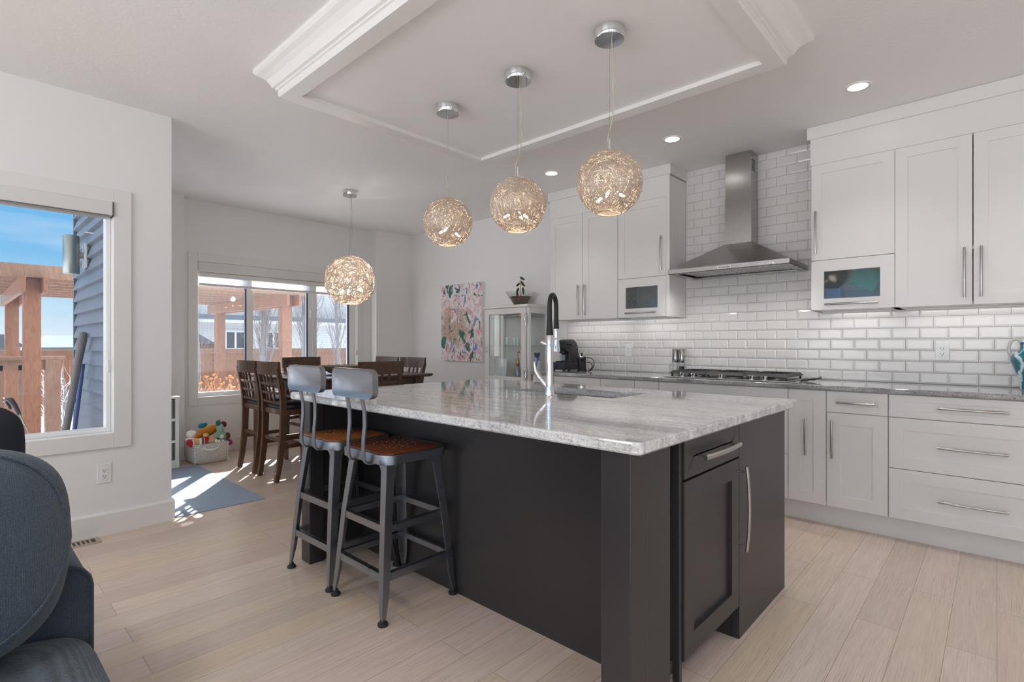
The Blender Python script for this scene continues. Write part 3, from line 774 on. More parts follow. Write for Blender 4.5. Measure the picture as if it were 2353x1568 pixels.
def coffee():
    x0, x1, y0, y1 = -3.285, -3.10, 4.085, 4.40
    z = 0.93
    d = thing('capsule_drawer', 'black capsule drawer on the worktop under the coffee machine', 'drawer box', (-3.1, 4.25, z))
    m = MB().box(x0, x1, y0, y1, z+0.012, z+0.085, 0.006)
    for x in (x0+0.03, x1-0.03):
        for y in (y0+0.03, y1-0.03): m.cyl((x, y, z), (x, y, z+0.014), 0.014, 12)
    obj('case', m, BLACKP, d)
    f = obj('drawer_front', MB().box(x0+0.004, x1-0.004, y0-0.007, y0, z+0.018, z+0.08, 0.003), plain('dark_slate_plastic', (48, 58, 68), 0.3), d)
    obj('pull', MB().cyl((-3.19, y0-0.016, z+0.05), (-3.19, y0-0.006, z+0.05), 0.006, 12), BLACKP, f, 40)
    zt = z+0.0855
    c = thing('coffee_machine', 'small black capsule coffee machine on its drawer at the left worktop end', 'coffee machine', (-3.1, 4.25, zt))
    prof = [(-0.02, 0), (0.13, 0), (0.13, 0.13), (0.122, 0.17), (0.10, 0.20), (0.06, 0.222), (0.01, 0.228), (-0.05, 0.222), (-0.085, 0.20), (-0.10, 0.165), (-0.095, 0.135), (-0.075, 0.112), (-0.02, 0.10)]
    M0 = Matrix.Translation((-3.185, 4.235, zt))
    m = MB(); rings = []
    for x, s in ((-0.052, 0.93), (-0.045, 1.0), (0.045, 1.0), (0.052, 0.93)):
        rings.append([M0 @ Vector((x, 0.015+(y-0.015)*s, 0.1+(q-0.1)*s if q > 0.01 else 0)) for y, q in prof])
    m.loft(rings); obj('body', m, plain('matte_black_plastic', (32, 32, 36), 0.35), c, 40)
    m = MB()
    for p in ((-0.066, 0.05),): pass
    m.tube([M0 @ Vector((-0.052, 0.03, 0.17)), M0 @ Vector((-0.062, 0.0, 0.178)), M0 @ Vector((-0.062, -0.06, 0.185)), M0 @ Vector((0, -0.09, 0.19)), M0 @ Vector((0.062, -0.06, 0.185)), M0 @ Vector((0.062, 0.0, 0.178)), M0 @ Vector((0.052, 0.03, 0.17))], 0.006, 8)
    obj('lever', m, BLACKP, c, 50)
    m = MB()
    m.box(-0.05, 0.05, -0.115, -0.018, 0.0, 0.012, 0.003, M=M0)
    obj('drip_tray', m, BLACKP, c)
    obj('spout', MB().box(-0.025, 0.025, -0.088, -0.06, 0.085, 0.118, 0.004, M=M0), BLACKP, c)
    b = M0 @ Vector((0.0, -0.068, 0.0125))
    cup = thing('espresso_glass', 'small clear coffee glass standing on the coffee machine drip tray', 'glass', b)
    obj('bowl', MB().lathe([(0.02, 0.0), (0.027, 0.003), (0.031, 0.058), (0.029, 0.058), (0.025, 0.006)], b, 20), THIN, cup, 50)
    m = MB()
    for dx in (-0.012, 0.012):
        q = M0 @ Vector((0.051, 0.02+dx, 0.175)); m.ell(q, 0.004, u=8, v=6)
    obj('button', m, VINYL, c)
    fr = thing('milk_frother', 'black milk frother with a steel rim beside the coffee machine', 'frother', (-2.965, 4.19, z))
    obj('base', MB().lathe([(0.047, z), (0.047, z+0.012), (0.040, z+0.016)], (-2.965, 4.19, 0), 24), BLACKP, fr, 40)
    obj('jug', MB().lathe([(0.038, z+0.016), (0.041, z+0.02), (0.041, z+0.142)], (-2.965, 4.19, 0), 28), plain('navy_black_enamel', (22, 26, 34), 0.12, coat=0.6), fr, 40)
    obj('rim', MB().lathe([(0.0412, z+0.142), (0.0415, z+0.176), (0.043, z+0.18), (0.039, z+0.184)], (-2.965, 4.19, 0), 28), CHROME, fr, 40)
    m = MB().tube(smooth([(-2.925, 4.21, z+0.135), (-2.88, 4.22, z+0.13), (-2.855, 4.23, z+0.10), (-2.86, 4.23, z+0.05), (-2.885, 4.22, z+0.012), (-2.91, 4.215, z+0.005)]), 0.004, 8)
    m.tube(smooth([(-2.918, 4.21, z+0.09), (-2.89, 4.22, z+0.085), (-2.872, 4.23, z+0.05), (-2.90, 4.22, z+0.006)]), 0.004, 8)
    obj('cord', m, BLACKR, fr, 50)
coffee()

# ---------------------------------------------------------------- island
def island():
    c = thing('kitchen_island', 'dark espresso kitchen island with corner posts and a drawer at its end', 'island', (-1.8, 2.2, 0))
    zt = 0.893
    m = MB(); m.box(-2.79, -0.868, 1.66, 2.79, 0.0, zt); m.box(-0.868, -0.80, 2.18, 2.79, 0, zt); m.box(-0.868, -0.79, 1.66, 2.18, 0.128, zt)
    obj('carcass', m, BLACKW, c)
    m = MB(); m.box(-0.870, -0.767, 1.325, 1.425, 0, zt, 0.004); m.box(-0.853, -0.772, 1.425, 1.578, 0, zt); obj('corner_post', m, BLACKW, c)
    m = MB(); m.box(-2.832, -2.732, 1.325, 1.407, 0, zt, 0.004); m.box(-2.825, -2.75, 1.407, 1.66, 0, zt); obj('corner_post', m, BLACKW, c)
    obj('end_panel', MB().box(-0.80, -0.767, 2.181, 2.80, 0, zt, 0.002), BLACKW, c)
    obj('end_panel', MB().box(-2.832, -2.79, 1.66, 2.80, 0, zt, 0.002), BLACKW, c)
    obj('back_panel', MB().box(-2.79, -0.80, 2.79, 2.80, 0.10, zt), BLACKW, c)
    obj('face_frame', MB().box(-0.80, -0.775, 1.652, 1.672, 0.0, zt, 0.001), BLACKW, c)
    T = RIGHT(-0.789)
    d = obj('drawer', MB().panel(T, 1.675, 2.177, 0.745, 0.886, 0, 0.022, 0.073, 0.012), BLACKW, c)
    T2 = lambda u, v, w: T(u, v, w+0.010)
    obj('handle', bow_handle(T2, 1.925, 0.812, 0.33, False, 0.02, 0.058), SATIN, d, 40)
    d = obj('door', MB().panel(T, 1.675, 2.177, 0.135, 0.737, 0, 0.022, 0.075, 0.014), BLACKW, c)
    T2 = lambda u, v, w: T(u, v, w+0.022)
    obj('handle', bow_handle(T2, 2.145, 0.548, 0.335, True, 0.016, 0.052), SATIN, d, 40)
    # worktop with the sink cut-out
    X0, X1, Y0, Y1 = -2.90, -0.715, 1.285, 2.825
    sx0, sx1, sy0, sy1 = -2.072, -1.396, 2.245, 2.582
    def rr(a, b, c_, d_, r, z, n=5):
        out = []
        for (cx, cy, s) in ((b-r, c_+r, -PI/2), (b-r, d_-r, 0), (a+r, d_-r, PI/2), (a+r, c_+r, PI)):
            for k in range(n+1):
                t = s+PI/2*k/n; out.append((cx+r*math.cos(t), cy+r*math.sin(t), z))
        return out
    m = MB(); zb, zz = 0.8935, 0.93
    e = 0.006
    outer = [rr(X0+e, X1-e, Y0+e, Y1-e, 0.02, zb), rr(X0, X1, Y0, Y1, 0.026, zb+e), rr(X0, X1, Y0, Y1, 0.026, zz-e), rr(X0+0.002, X1-0.002, Y0+0.002, Y1-0.002, 0.024, zz-0.002), rr(X0+e, X1-e, Y0+e, Y1-e, 0.02, zz)]
    inner = [rr(sx0, sx1, sy0, sy1, 0.02, zz), rr(sx0, sx1, sy0, sy1, 0.02, zb)]
    rings = outer+inner+[outer[0]]
    V = [[m.bm.verts.new(p) for p in r] for r in rings[:-1]]; V.append(V[0])
    n = len(V[0])
    for a, b in zip(V, V[1:]):
        for i in range(n): m.bm.faces.new((a[i], a[(i+1) % n], b[(i+1) % n], b[i]))
    tag(obj('stone_worktop', m, GRAN, None), 'pale grey veined granite worktop on the island with a sink cut-out', 'worktop')
    s = thing('kitchen_sink', 'stainless double bowl sink set under the island worktop', 'sink', (-1.73, 2.41, 0.70))
    SINK = m_steel('sink_steel', (150, 155, 164), 0.3)
    for a, b in ((sx0-0.004, -1.615), (-1.595, sx1+0.004)):
        m = MB(); m.loft([rr(a, b, sy0-0.004, sy1+0.004, 0.03, 0.892), rr(a, b, sy0-0.004, sy1+0.004, 0.03, 0.74), rr(a+0.02, b-0.02, sy0+0.02, sy1-0.02, 0.03, 0.715)], cap=False)
        m.bm.faces.new([m.bm.verts.new(p) for p in rr(a+0.02, b-0.02, sy0+0.02, sy1-0.02, 0.03, 0.715)])
        bmesh.ops.solidify(m.bm, geom=m.bm.faces[:], thickness=0.002)
        bowl = obj('bowl', m, SINK, s, 40)
    obj('divider', MB().box(-1.616, -1.594, sy0-0.002, sy1+0.002, 0.74, 0.876, 0.004), SINK, s)
island()

def faucet():
    bx, by, z = -1.741, 2.165, 0.9305
    f = thing('kitchen_faucet', 'tall chrome pull-down faucet with black hose arch on the island', 'faucet', (bx, by, z))
    obj('column', MB().lathe([(0.0275, z), (0.0275, z+0.004), (0.0255, z+0.008), (0.0225, z+0.06), (0.0195, z+0.16), (0.0180, z+0.25), (0.0175, z+0.318), (0.0145, z+0.322)], (bx, by, 0), 28), CHROME, f, 40)
    dx, dy = -0.40, 0.916
    R = 0.070
    pts = [(bx, by, z+0.318)]
    for i in range(13):
        a = PI-PI*i/12
        u = R+R*math.cos(a); h = z+0.318+0.155+R*math.sin(a)*0.92
        pts.append((bx+dx*u, by+dy*u, h))
    hx, hy = bx+dx*2*R, by+dy*2*R
    pts[1:1] = [(bx, by, z+0.35), (bx, by, z+0.40)]
    pts += [(hx, hy, z+0.42), (hx, hy, z+0.355)]
    rr = [0.0195, 0.0175, 0.0135]+[0.0125]*13+[0.0125, 0.0155]
    obj('hose', MB().tube(pts, rr, 14), BLACKR, f, 60)
    obj('spray_head', MB().lathe([(0.0135, z+0.356), (0.0150, z+0.350), (0.0125, z+0.335), (0.0150, z+0.320), (0.0125, z+0.308), (0.0140, z+0.298), (0.0165, z+0.275), (0.0215, z+0.236), (0.0215, z+0.230)], (hx, hy, 0), 22), CHROME, f, 50)
    # dock arm between the column and the head
    m = MB().tube([(bx, by, z+0.285), (bx+dx*R, by+dy*R, z+0.292), (hx, hy, z+0.30)], 0.0055, 10)
    m.tube([(bx-0.014, by-0.004, z+0.268), (bx-0.035, by-0.012, z+0.275)], [0.012, 0.0105], 14)
    m.ell((bx-0.037, by-0.013, z+0.277), 0.013, u=14, v=10)
    obj('holder', m, CHROME, f, 50)
    # lever handle: stub that leaves the base and a curved blade
    m = MB().tube([(bx-0.005, by-0.002, z+0.035), (bx-0.045, by-0.016, z+0.082)], [0.017, 0.0165], 16)
    m.tube([(bx-0.046, by-0.0165, z+0.083), (bx-0.060, by-0.021, z+0.101), (bx-0.073, by-0.026, z+0.125), (bx-0.081, by-0.028, z+0.155), (bx-0.083, by-0.029, z+0.175)], [0.0165, 0.0155, 0.011, 0.007, 0.004], 14)
    obj('lever', m, CHROME, f, 50)
faucet()

# ---------------------------------------------------------------- pendants and downlights
def wire_mesh(R, zc, count, w, seed):
    """globe woven from closed wire circles, open at the bottom"""
    rng = random.Random(seed); m = MB(); k = 30
    for _ in range(count):
        n = Vector((rng.gauss(0, 1), rng.gauss(0, 1), rng.gauss(0, 1))).normalized(); d = rng.uniform(-0.94, 0.94)*R
        a = n.orthogonal().normalized(); b = n.cross(a); r = math.sqrt(R*R-d*d)
        pts = [n*d+a*(r*math.cos(2*PI*i/k))+b*(r*math.sin(2*PI*i/k)) for i in range(k)]
        zs = [q.z for q in pts]
        if max(zs) > R*0.988: continue
        if min(zs) < -R*0.93:
            run = [q for q in pts if q.z > -R*0.93]
            i0 = next((i for i in range(k) if pts[i].z > -R*0.93 and pts[i-1].z <= -R*0.93), 0)
            run = [pts[(i0+i) % k] for i in range(k)]; run = run[:next((i for i, q in enumerate(run) if q.z <= -R*0.93), k)]
            if len(run) > 2: m.tube([q+Vector((0, 0, zc)) for q in run], w, 3, cap=False)
            continue
        m.tube([q+Vector((0, 0, zc)) for q in pts], w, 3, closed=True)
    for z, w2 in ((0.985, 0.0012), (0.975, 0.0012), (-0.93, 0.0014), (-0.92, 0.0014)):
        m.tube([Vector((R*math.sqrt(1-z*z)*math.cos(2*PI*i/24), R*math.sqrt(1-z*z)*math.sin(2*PI*i/24), zc+R*z)) for i in range(24)], w2, 4, closed=True)
    return m
def pendant_master(label):
    rng = random.Random(3)
    WIRE = Mat('aluminium_wire'); v = WIRE.tc()
    WIRE.set(Base_Color=WIRE.mix(WIRE.noise(v, 30, 3), lin((192, 176, 162)), lin((224, 212, 200))), Metallic=0.75, Roughness=0.3)
    R = 0.145; zc = -0.692       # root is at the ceiling; globe centre below it
    p = thing('globe_pendant', label, 'pendant light', (0, 0, 0), 'globe pendants over the island', shift=False)
    obj('canopy', MB().lathe([(0.069, 0.0), (0.069, -0.044), (0.066, -0.048), (0.0, -0.048)], (0, 0, 0), 36), CHROME, p, 40)
    obj('suspension_wire', MB().cyl((0, 0, -0.045), (0, 0, zc+R+0.04), 0.0008, 6), SATIN, p)
    obj('stem', MB().lathe([(0.0065, zc+R+0.055), (0.0065, zc+R-0.01)], (0, 0, 0), 12), CHROME, p, 40)
    cord = [(0.012, 0.0, -0.045), (0.013, 0.004, -0.12), (0.02, 0.0, -0.20), (0.016, 0.004, -0.27), (0.022, 0.0, -0.34), (0.008, 0.004, -0.42), (-0.010, 0.0, -0.49), (-0.012, 0.003, zc+R+0.01)]
    obj('power_cord', MB().tube(smooth(cord), 0.0024, 7), plain('clear_cord', (196, 190, 168), 0.3), p, 60)
    obj('wire_shade', wire_mesh(R, zc, 420, 0.00075, 3), WIRE.m, p, 60)
    BEAD = plain('crystal_bead', (214, 196, 170), 0.05, coat=1.0)
    for k in range(18):
        th = 2*PI*(k*0.618034); z = -0.72+1.45*(k+0.5)/18; r = math.sqrt(1-z*z)
        obj('glass_bead', MB().ell((R*0.985*r*math.cos(th), R*0.985*r*math.sin(th), zc+R*z), 0.0066, u=10, v=8), BEAD, p, 60)
    BULB = emis('warm_bulb', (1.0, 0.74, 0.45), 22.0)
    m = MB().lathe([(0.014, zc+R-0.005), (0.014, zc+R-0.03), (0.010, zc+R-0.034)], (0, 0, 0), 14)
    for k in range(4):
        a = 2*PI*k/4+0.6
        pts = [(0.01*math.cos(a), 0.01*math.sin(a), zc+R-0.03), (0.055*math.cos(a), 0.055*math.sin(a), zc+0.06), (0.05*math.cos(a), 0.05*math.sin(a), zc+0.0), (0.015*math.cos(a), 0.015*math.sin(a), zc-0.03)]
        m.tube(pts, 0.0022, 6)
    sock = obj('lamp_frame', m, CHROME, p, 60)
    for k in range(3):
        a = 2*PI*k/3+0.9; d = Vector((math.cos(a), math.sin(a), -0.35-0.3*k*0.5))
        c = Vector((0, 0, zc-0.03))
        obj('lamp_holder', MB().tube([c+d*0.01, c+d*0.045], 0.004, 8), CHROME, p, 60)
        q = c+d*0.062
        obj('bulb', MB().tube([c+d*0.045, c+d*0.05, c+d*0.068, c+d*0.076], [0.004, 0.0065, 0.0065, 0.002], 10), BULB, p, 60)
    light('pendant_glow', 'POINT', (0, 0, zc-0.03), None, 0.8, (1.0, 0.84, 0.66), parent=p, shadow_soft_size=0.03)
    return p
PZ = 2.616
p0 = pendant_master('globe pendant nearest the range hood, rightmost of the three above the island'); p0.location = (-1.277, 2.017, PZ)
dup(p0, (-1.83, 2.012, PZ), 1.1, 'middle wire globe pendant of the three above the island')
dup(p0, (-2.394, 2.012, PZ), 2.3, 'globe pendant farthest from the range hood, leftmost of the three above the island')
# the dining pendant is a larger globe of the same family on a longer drop
d0 = dup(p0, (-4.79, 2.745, H), 0.5, 'large wire globe pendant hanging over the dining table')
del d0['group']; d0.name = 'globe_pendant'
def stretch_dining():
    S = 0.252/0.145; zc0, zc1 = -0.692, -0.903
    for ch in kids(d0):
        if ch.type == 'LIGHT':
            ch.location.z = zc1; ch.data = ch.data.copy(); ch.data.energy = 11.0; ch.data.color = (1.0, 0.9, 0.78); continue
        n = ch.name.split('.')[0]
        if n == 'canopy': continue
        if n == 'wire_shade':
            mm = wire_mesh(0.252, zc1, 560, 0.0009, 11); me = bpy.data.meshes.new('wire_shade'); mm.bm.to_mesh(me); mm.bm.free(); me.materials.append(ch.data.materials[0]); ch.data = me; continue
        me = ch.data.copy(); ch.data = me
        for v in me.vertices:
            if n in ('suspension_wire', 'power_cord'):
                t = (-0.045-v.co.z)/(-0.045-(zc0+0.145+0.04)); v.co.z = -0.045+t*((zc1+0.252+0.03)+0.045); v.co.x *= 1.1
            elif n == 'stem': v.co.z = v.co.z-(zc0+0.145)+(zc1+0.252)
            elif n == 'glass_bead':
                c = sum((w.co for w in me.vertices), Vector())/len(me.vertices) if v.index == 0 else c
                if v.index == 0: sh = (c-Vector((0, 0, zc0)))*S+Vector((0, 0, zc1))-c
                v.co += sh
            else:
                v.co = (v.co-Vector((0, 0, zc0)))*S+Vector((0, 0, zc1))
stretch_dining()

def downlight(x, y, label, watts=16, ang=95):
    o = thing('recessed_downlight', label, 'ceiling light', (x, y, H), 'recessed lights above the wall worktop')
    m = MB().lathe([(0.052, H-0.0035), (0.064, H-0.0045), (0.068, H-0.0005)], (x, y, 0), 36, cap=False); obj('trim_ring', m, TRIMW, o, 50)
    obj('lens', MB().lathe([(0.053, H-0.0005), (0.052, H-0.0030), (0.001, H-0.0034)], (x, y, 0), 36), emis('lit_lens', (1.0, 0.97, 0.93), 9.0), o, 50)
    l = light('downlight_beam', 'SPOT', (0, 0, -0.012), (0, 0, -1), watts, (1.0, 0.99, 0.985), parent=o, spot_size=math.radians(ang), spot_blend=1.0, shadow_soft_size=0.06 if watts < 40 else 0.2)
downlight(-0.609, 3.69, 'lit recessed downlight nearest the right edge of the photo')
downlight(-1.788, 3.69, 'lit recessed downlight in front of the range hood')
downlight(-2.946, 3.69, 'lit recessed downlight nearest the painting')
for x, y, l in ((-2.35, -0.75, 'unseen fill downlight added in the living room ceiling above the sofa'), (-0.6, -0.75, 'unseen fill downlight added in the living room ceiling behind the camera'), (1.1, -0.75, 'unseen fill downlight added in the living room ceiling right of the camera'),
                (0.75, 1.3, 'unseen fill downlight added to the right of the island'), (0.75, 3.69, 'unseen fill downlight added past the right end of the wall worktop'),
                (-2.35, -2.6, 'unseen fill downlight added in the living room ceiling near the front windows, left'), (-0.6, -2.6, 'unseen fill downlight added in the living room ceiling near the front windows, middle')):
    downlight(x, y, l, 72 if x < 0 else 45, 130)  # these lamps are out of view, added to brighten the floor
# ---------------------------------------------------------------- bar stools
def stool_master(label):
    s = thing('bar_stool', label, 'bar stool', (0, 0, 0), 'industrial metal bar stools at the island', shift=False)
    zs = 0.715
    def rrect(hx, hy, r, z, n=6, cy=0.0):
        out = []
        for (cx, c_, a) in ((hx-r, -(hy-r), -PI/2), (hx-r, hy-r, 0), (-(hx-r), hy-r, PI/2), (-(hx-r), -(hy-r), PI)):
            for k in range(n+1):
                t = a+PI/2*k/n; out.append((cx+r*math.cos(t), c_+cy+r*math.sin(t), z))
        return out
    hx, hy = 0.195, 0.178
    m = MB(); m.loft([rrect(hx-.012, hy-.012, .05, zs-0.042), rrect(hx, hy, .06, zs-0.042), rrect(hx, hy, .06, zs-0.006), rrect(hx-0.003, hy-0.003, .058, zs-0.001), rrect(hx-0.009, hy-0.009, .054, zs)], True)
    seat = obj('seat_pan', m, STOOLM, s, 40)
    WOOD = Mat('amber_plywood'); v = WOOD.tc((3, 40, 3))
    g = WOOD.noise(v, 2.0, 6, 0.6, 0.8)
    WOOD.set(Base_Color=WOOD.mix(g, lin((134, 70, 40)), lin((94, 45, 26))), Roughness=0.27, Coat_Weight=0.3)
    m = MB(); m.loft([rrect(hx-.013, hy-.013, .05, zs-0.001), rrect(hx-.013, hy-.013, .05, zs+0.004), rrect(hx-.018, hy-.018, .047, zs+0.0065)], True)
    wd = obj('seat', m, WOOD.m, s, 40)
    m = MB()
    for a in range(3):
        r = 0.022+0.036*a; n = 6*(a+1) if a else 5
        for k in range(n):
            t = 2*PI*k/n; m.lathe([(0.0026, zs+0.0066), (0.0026, zs+0.0074)], (r*1.15*math.cos(t), r*math.sin(t), 0), 8)
    obj('pin_hole', m, plain('pale_pin', (205, 160, 120), 0.5), wd)
    m = MB()
    for sx in (-1, 1):
        for sy in (-1, 1): m.lathe([(0.006, zs+0.0066), (0.005, zs+0.009)], (sx*0.145, sy*0.13, 0), 10)
    obj('screw_head', m, BLACKI, wd)
    # legs: angle iron that tapers towards the foot
    for sx in (-1, 1):
        for sy in (-1, 1):
            m = MB(); rings = []
            for z, hx_, hy_, w in ((zs-0.044, 0.158, 0.148, 0.034), (zs-0.075, 0.160, 0.150, 0.022), (0.40, 0.184, 0.176, 0.019), (0.12, 0.204, 0.199, 0.0165), (0.055, 0.208, 0.204, 0.012), (0.022, 0.210, 0.206, 0.009)):
                t = 0.005; x, y = sx*hx_, sy*hy_
                rings.append([(x, y, z), (x-sx*2*w, y, z), (x-sx*2*w, y-sy*t, z), (x-sx*t*1.8, y-sy*t*1.8, z), (x-sx*t, y-sy*2*w, z), (x, y-sy*2*w, z)])
            m.loft(rings)
            leg = obj('leg', m, STOOLM, s)
            c = (sx*(0.210-0.010), sy*(0.206-0.010), 0)
            obj('glide', MB().lathe([(0.021, 0.0), (0.023, 0.006), (0.021, 0.012), (0.012, 0.016), (0.011, 0.028)], c, 18), BLACKI, leg, 40)
    def lx(z): return 0.158+(0.208-0.158)*(0.67-z)/0.615
    def ly(z): return 0.148+(0.204-0.148)*(0.67-z)/0.615
    for z in (0.395, 0.195):
        X, Y = lx(z), ly(z); t = 0.0045
        for sy in (-1, 1):
            m = MB(); m.box(-X+0.01, X-0.01, sy*Y-t*(sy+1), sy*Y+t*(1-sy), z-0.017, z+0.017); m.box(-X+0.01, X-0.01, sy*Y-(0.022 if sy > 0 else 0), sy*Y+(0.022 if sy < 0 else 0), z+0.013, z+0.017); obj('rung', m, STOOLM, s)
        for sx in (-1, 1):
            m = MB(); m.box(sx*X-t*(sx+1), sx*X+t*(1-sx), -Y+0.01, Y-0.01, z-0.017, z+0.017); m.box(sx*X-(0.022 if sx > 0 else 0), sx*X+(0.022 if sx < 0 else 0), -Y+0.01, Y-0.01, z+0.013, z+0.017); obj('rung', m, STOOLM, s)
    # backrest on two bent flat bars
    for sx in (-1, 1):
        x = sx*0.064
        pts = [(x, -0.10, zs-0.049), (x, -0.165, zs-0.050), (x, -0.190, zs-0.046), (x, -0.203, zs-0.030), (x, -0.207, zs+0.0), (x, -0.205, zs+0.06), (x, -0.199, zs+0.12), (x, -0.200, zs+0.18), (x, -0.212, zs+0.24), (x, -0.220, zs+0.275)]
        m = MB().sweep(pts, [(-0.0125, -0.0035), (0.0125, -0.0035), (0.0125, 0.0035), (-0.0125, 0.0035)], side=(1, 0, 0))
        obj('back_bar', m, STOOLM, s, 40)
    m = MB(); n = 10
    def back(h2, w2, y, bow, r):
        out = []
        for (cx, cz, a) in ((w2-r, -(h2-r), -PI/2), (w2-r, h2-r, 0), (-(w2-r), h2-r, PI/2), (-(w2-r), -(h2-r), PI)):
            for k in range(7):
                t = a+PI/2*k/6; X = cx+r*math.cos(t); Z = cz+r*math.sin(t)
                out.append((X, y-bow*(1-(X/w2)**2), zs+0.312+Z))
        return out
    m.loft([back(0.058, 0.168, -0.226, 0.018, 0.030), back(0.065, 0.175, -0.229, 0.018, 0.034), back(0.065, 0.175, -0.202, 0.018, 0.034), back(0.058, 0.168, -0.198, 0.018, 0.030)], True)
    obj('backrest', m, STOOLM, s, 35)
    return s
st = stool_master('metal bar stool with red brown wooden seat nearest the front corner of the island'); st.location = (-2.117, 1.448, 0)
st2 = dup(st, (-2.578, 1.444, 0), 0.02, 'metal bar stool with orange brown wooden seat at the far end of the island')
for ch_ in kids(st2):
    if ch_.name.split('.')[0] == 'seat':
        ch_.data = ch_.data.copy(); M_ = ch_.data.materials[0].copy(); M_.name = 'honey_plywood'; ch_.data.materials[0] = M_
        for n_ in M_.node_tree.nodes:
            if n_.type == 'MIX': n_.inputs[6].default_value = (*lin((180, 112, 62)), 1); n_.inputs[7].default_value = (*lin((138, 78, 40)), 1)

# ---------------------------------------------------------------- dining set
def m_wood(name, a, b, rough=0.32):
    M = Mat(name); v = M.tc((4, 4, 1.0)); g = M.noise(v, 9, 7, 0.65, 1.0)
    M.set(Base_Color=M.mix(M.ramp(g, [(0.3, 0.0), (0.7, 1.0)]), lin(a), lin(b)), Roughness=rough, Coat_Weight=0.2); return M.m
DWOOD = m_wood('walnut_stain', (98, 70, 52), (62, 43, 32), 0.34)
LEATHER = plain('black_leatherette', (30, 31, 36), 0.32, bump=0.1, bscale=150)
def chair_master(label):
    c = thing('dining_chair', label, 'dining chair', (0, 0, 0), 'lattice back dining chairs around the counter height table', shift=False)
    # seat
    m = MB(); m.box(-0.215, 0.215, -0.20, 0.235, 0.575, 0.625, 0.005); obj('seat_frame', m, DWOOD, c)
    m = MB().ell((0, 0.02, 0.640), (0.212, 0.222, 0.033), e=0.45, u=28, v=12); obj('seat_cushion', m, LEATHER, c, 60)
    # rear legs run up into the back posts
    for sx in (-1, 1):
        pts = [(sx*0.178, -0.245, 0.0), (sx*0.182, -0.218, 0.16), (sx*0.187, -0.195, 0.36), (sx*0.192, -0.188, 0.56), (sx*0.197, -0.195, 0.70), (sx*0.203, -0.218, 0.86), (sx*0.207, -0.248, 0.985)]
        sec = [RECT(0.034, d) for d in (0.036, 0.044, 0.050, 0.054, 0.046, 0.040, 0.032)]
        m = MB().sweep(pts, sec, side=(1, 0, 0)); obj('rear_leg', m, DWOOD, c, 30)
        m = MB().sweep([(sx*0.187, 0.212, 0.0), (sx*0.187, 0.208, 0.58)], [RECT(0.030, 0.032), RECT(0.044, 0.044)], side=(1, 0, 0)); obj('front_leg', m, DWOOD, c, 30)
    def rail(z0, z1, y, w, t, bow, name):
        m = MB(); n = 10; rings = []
        for i in range(n+1):
            x = -w+2*w*i/n; yy = y-bow*(1-(x/w)**2)
            rings.append([(x, yy-t/2, z0), (x, yy+t/2, z0), (x, yy+t/2-0.006, z1), (x, yy-t/2-0.006, z1)])
        m.loft(rings); return obj(name, m, DWOOD, c, 40)
    rail(0.928, 1.043, -0.238, 0.229, 0.024, 0.030, 'top_rail')
    for z, y in ((0.685, -0.197), (0.765, -0.205), (0.845, -0.218)): rail(z-0.011, z+0.011, y, 0.198, 0.018, 0.020, 'lattice_rail')
    for x in (-0.075, 0.0, 0.075):
        b = 0.022*(1-(x/0.2)**2)
        m = MB().sweep([(x, -0.194-b, 0.68), (x, -0.207-b, 0.79), (x, -0.236-b, 0.935)], RECT(0.019, 0.014), side=(1, 0, 0)); obj('lattice_slat', m, DWOOD, c, 30)
    for sx in (-1, 1):
        obj('stretcher', MB().box(sx*0.186-0.010, sx*0.186+0.010, -0.20, 0.205, 0.285, 0.32, 0.002), DWOOD, c)
    obj('stretcher', MB().box(-0.18, 0.18, 0.196, 0.216, 0.18, 0.225, 0.002), DWOOD, c)
    obj('stretcher', MB().box(-0.18, 0.18, -0.205, -0.185, 0.335, 0.37, 0.002), DWOOD, c)
    return c
ch = chair_master('lattice back dining chair at the near end of the table, closer to the island'); ch.location = (-4.735, 2.155, 0)
dup(ch, (-5.215, 2.155, 0), 0.0, 'lattice back dining chair at the near end of the table, closer to the toy basket')
dup(ch, (-5.74, 2.80, 0), -PI/2, 'dining chair at the window side of the table, its dark back seen against the glass')
dup(ch, (-4.262, 2.612, 0), PI/2, 'dining chair at the island side of the table, its dark back facing the stools')
dup(ch, (-5.40, 3.345, 0), PI, 'dining chair at the far end of the table, half hidden behind another chair back')
dup(ch, (-4.885, 3.345, 0), PI, 'dining chair at the far end of the table nearest the painting')
def table():
    t = thing('dining_table', 'square counter height dining table in dark walnut stain', 'table', (-4.965, 2.715, 0))
    x0, x1, y0, y1, z = -5.65, -4.28, 2.03, 3.40, 0.895
    M = m_wood('walnut_table_top', (84, 58, 44), (58, 40, 32), 0.22)
    m = MB(); m.loft([[(x0+d, y0+d, q), (x1-d, y0+d, q), (x1-d, y1-d, q), (x0+d, y1-d, q)] for d, q in ((0.022, z-0.034), (0.004, z-0.024), (0.0, z-0.014), (0.003, z-0.004), (0.012, z))])
    obj('table_top', m, M, t, 25)
    a = 0.10
    m = MB(); m.box(x0+a, x1-a, y0+a, y0+a+0.022, z-0.125, z-0.034); m.box(x0+a, x1-a, y1-a-0.022, y1-a, z-0.125, z-0.034)
    m.box(x0+a, x0+a+0.022, y0+a, y1-a, z-0.125, z-0.034); m.box(x1-a-0.022, x1-a, y0+a, y1-a, z-0.125, z-0.034)
    obj('apron', m, DWOOD, t)
    for x in (x0+0.075, x1-0.165):
        for y in (y0+0.075, y1-0.165):
            obj('leg', MB().box(x, x+0.09, y, y+0.09, 0, z-0.034, 0.004), DWOOD, t)
table()
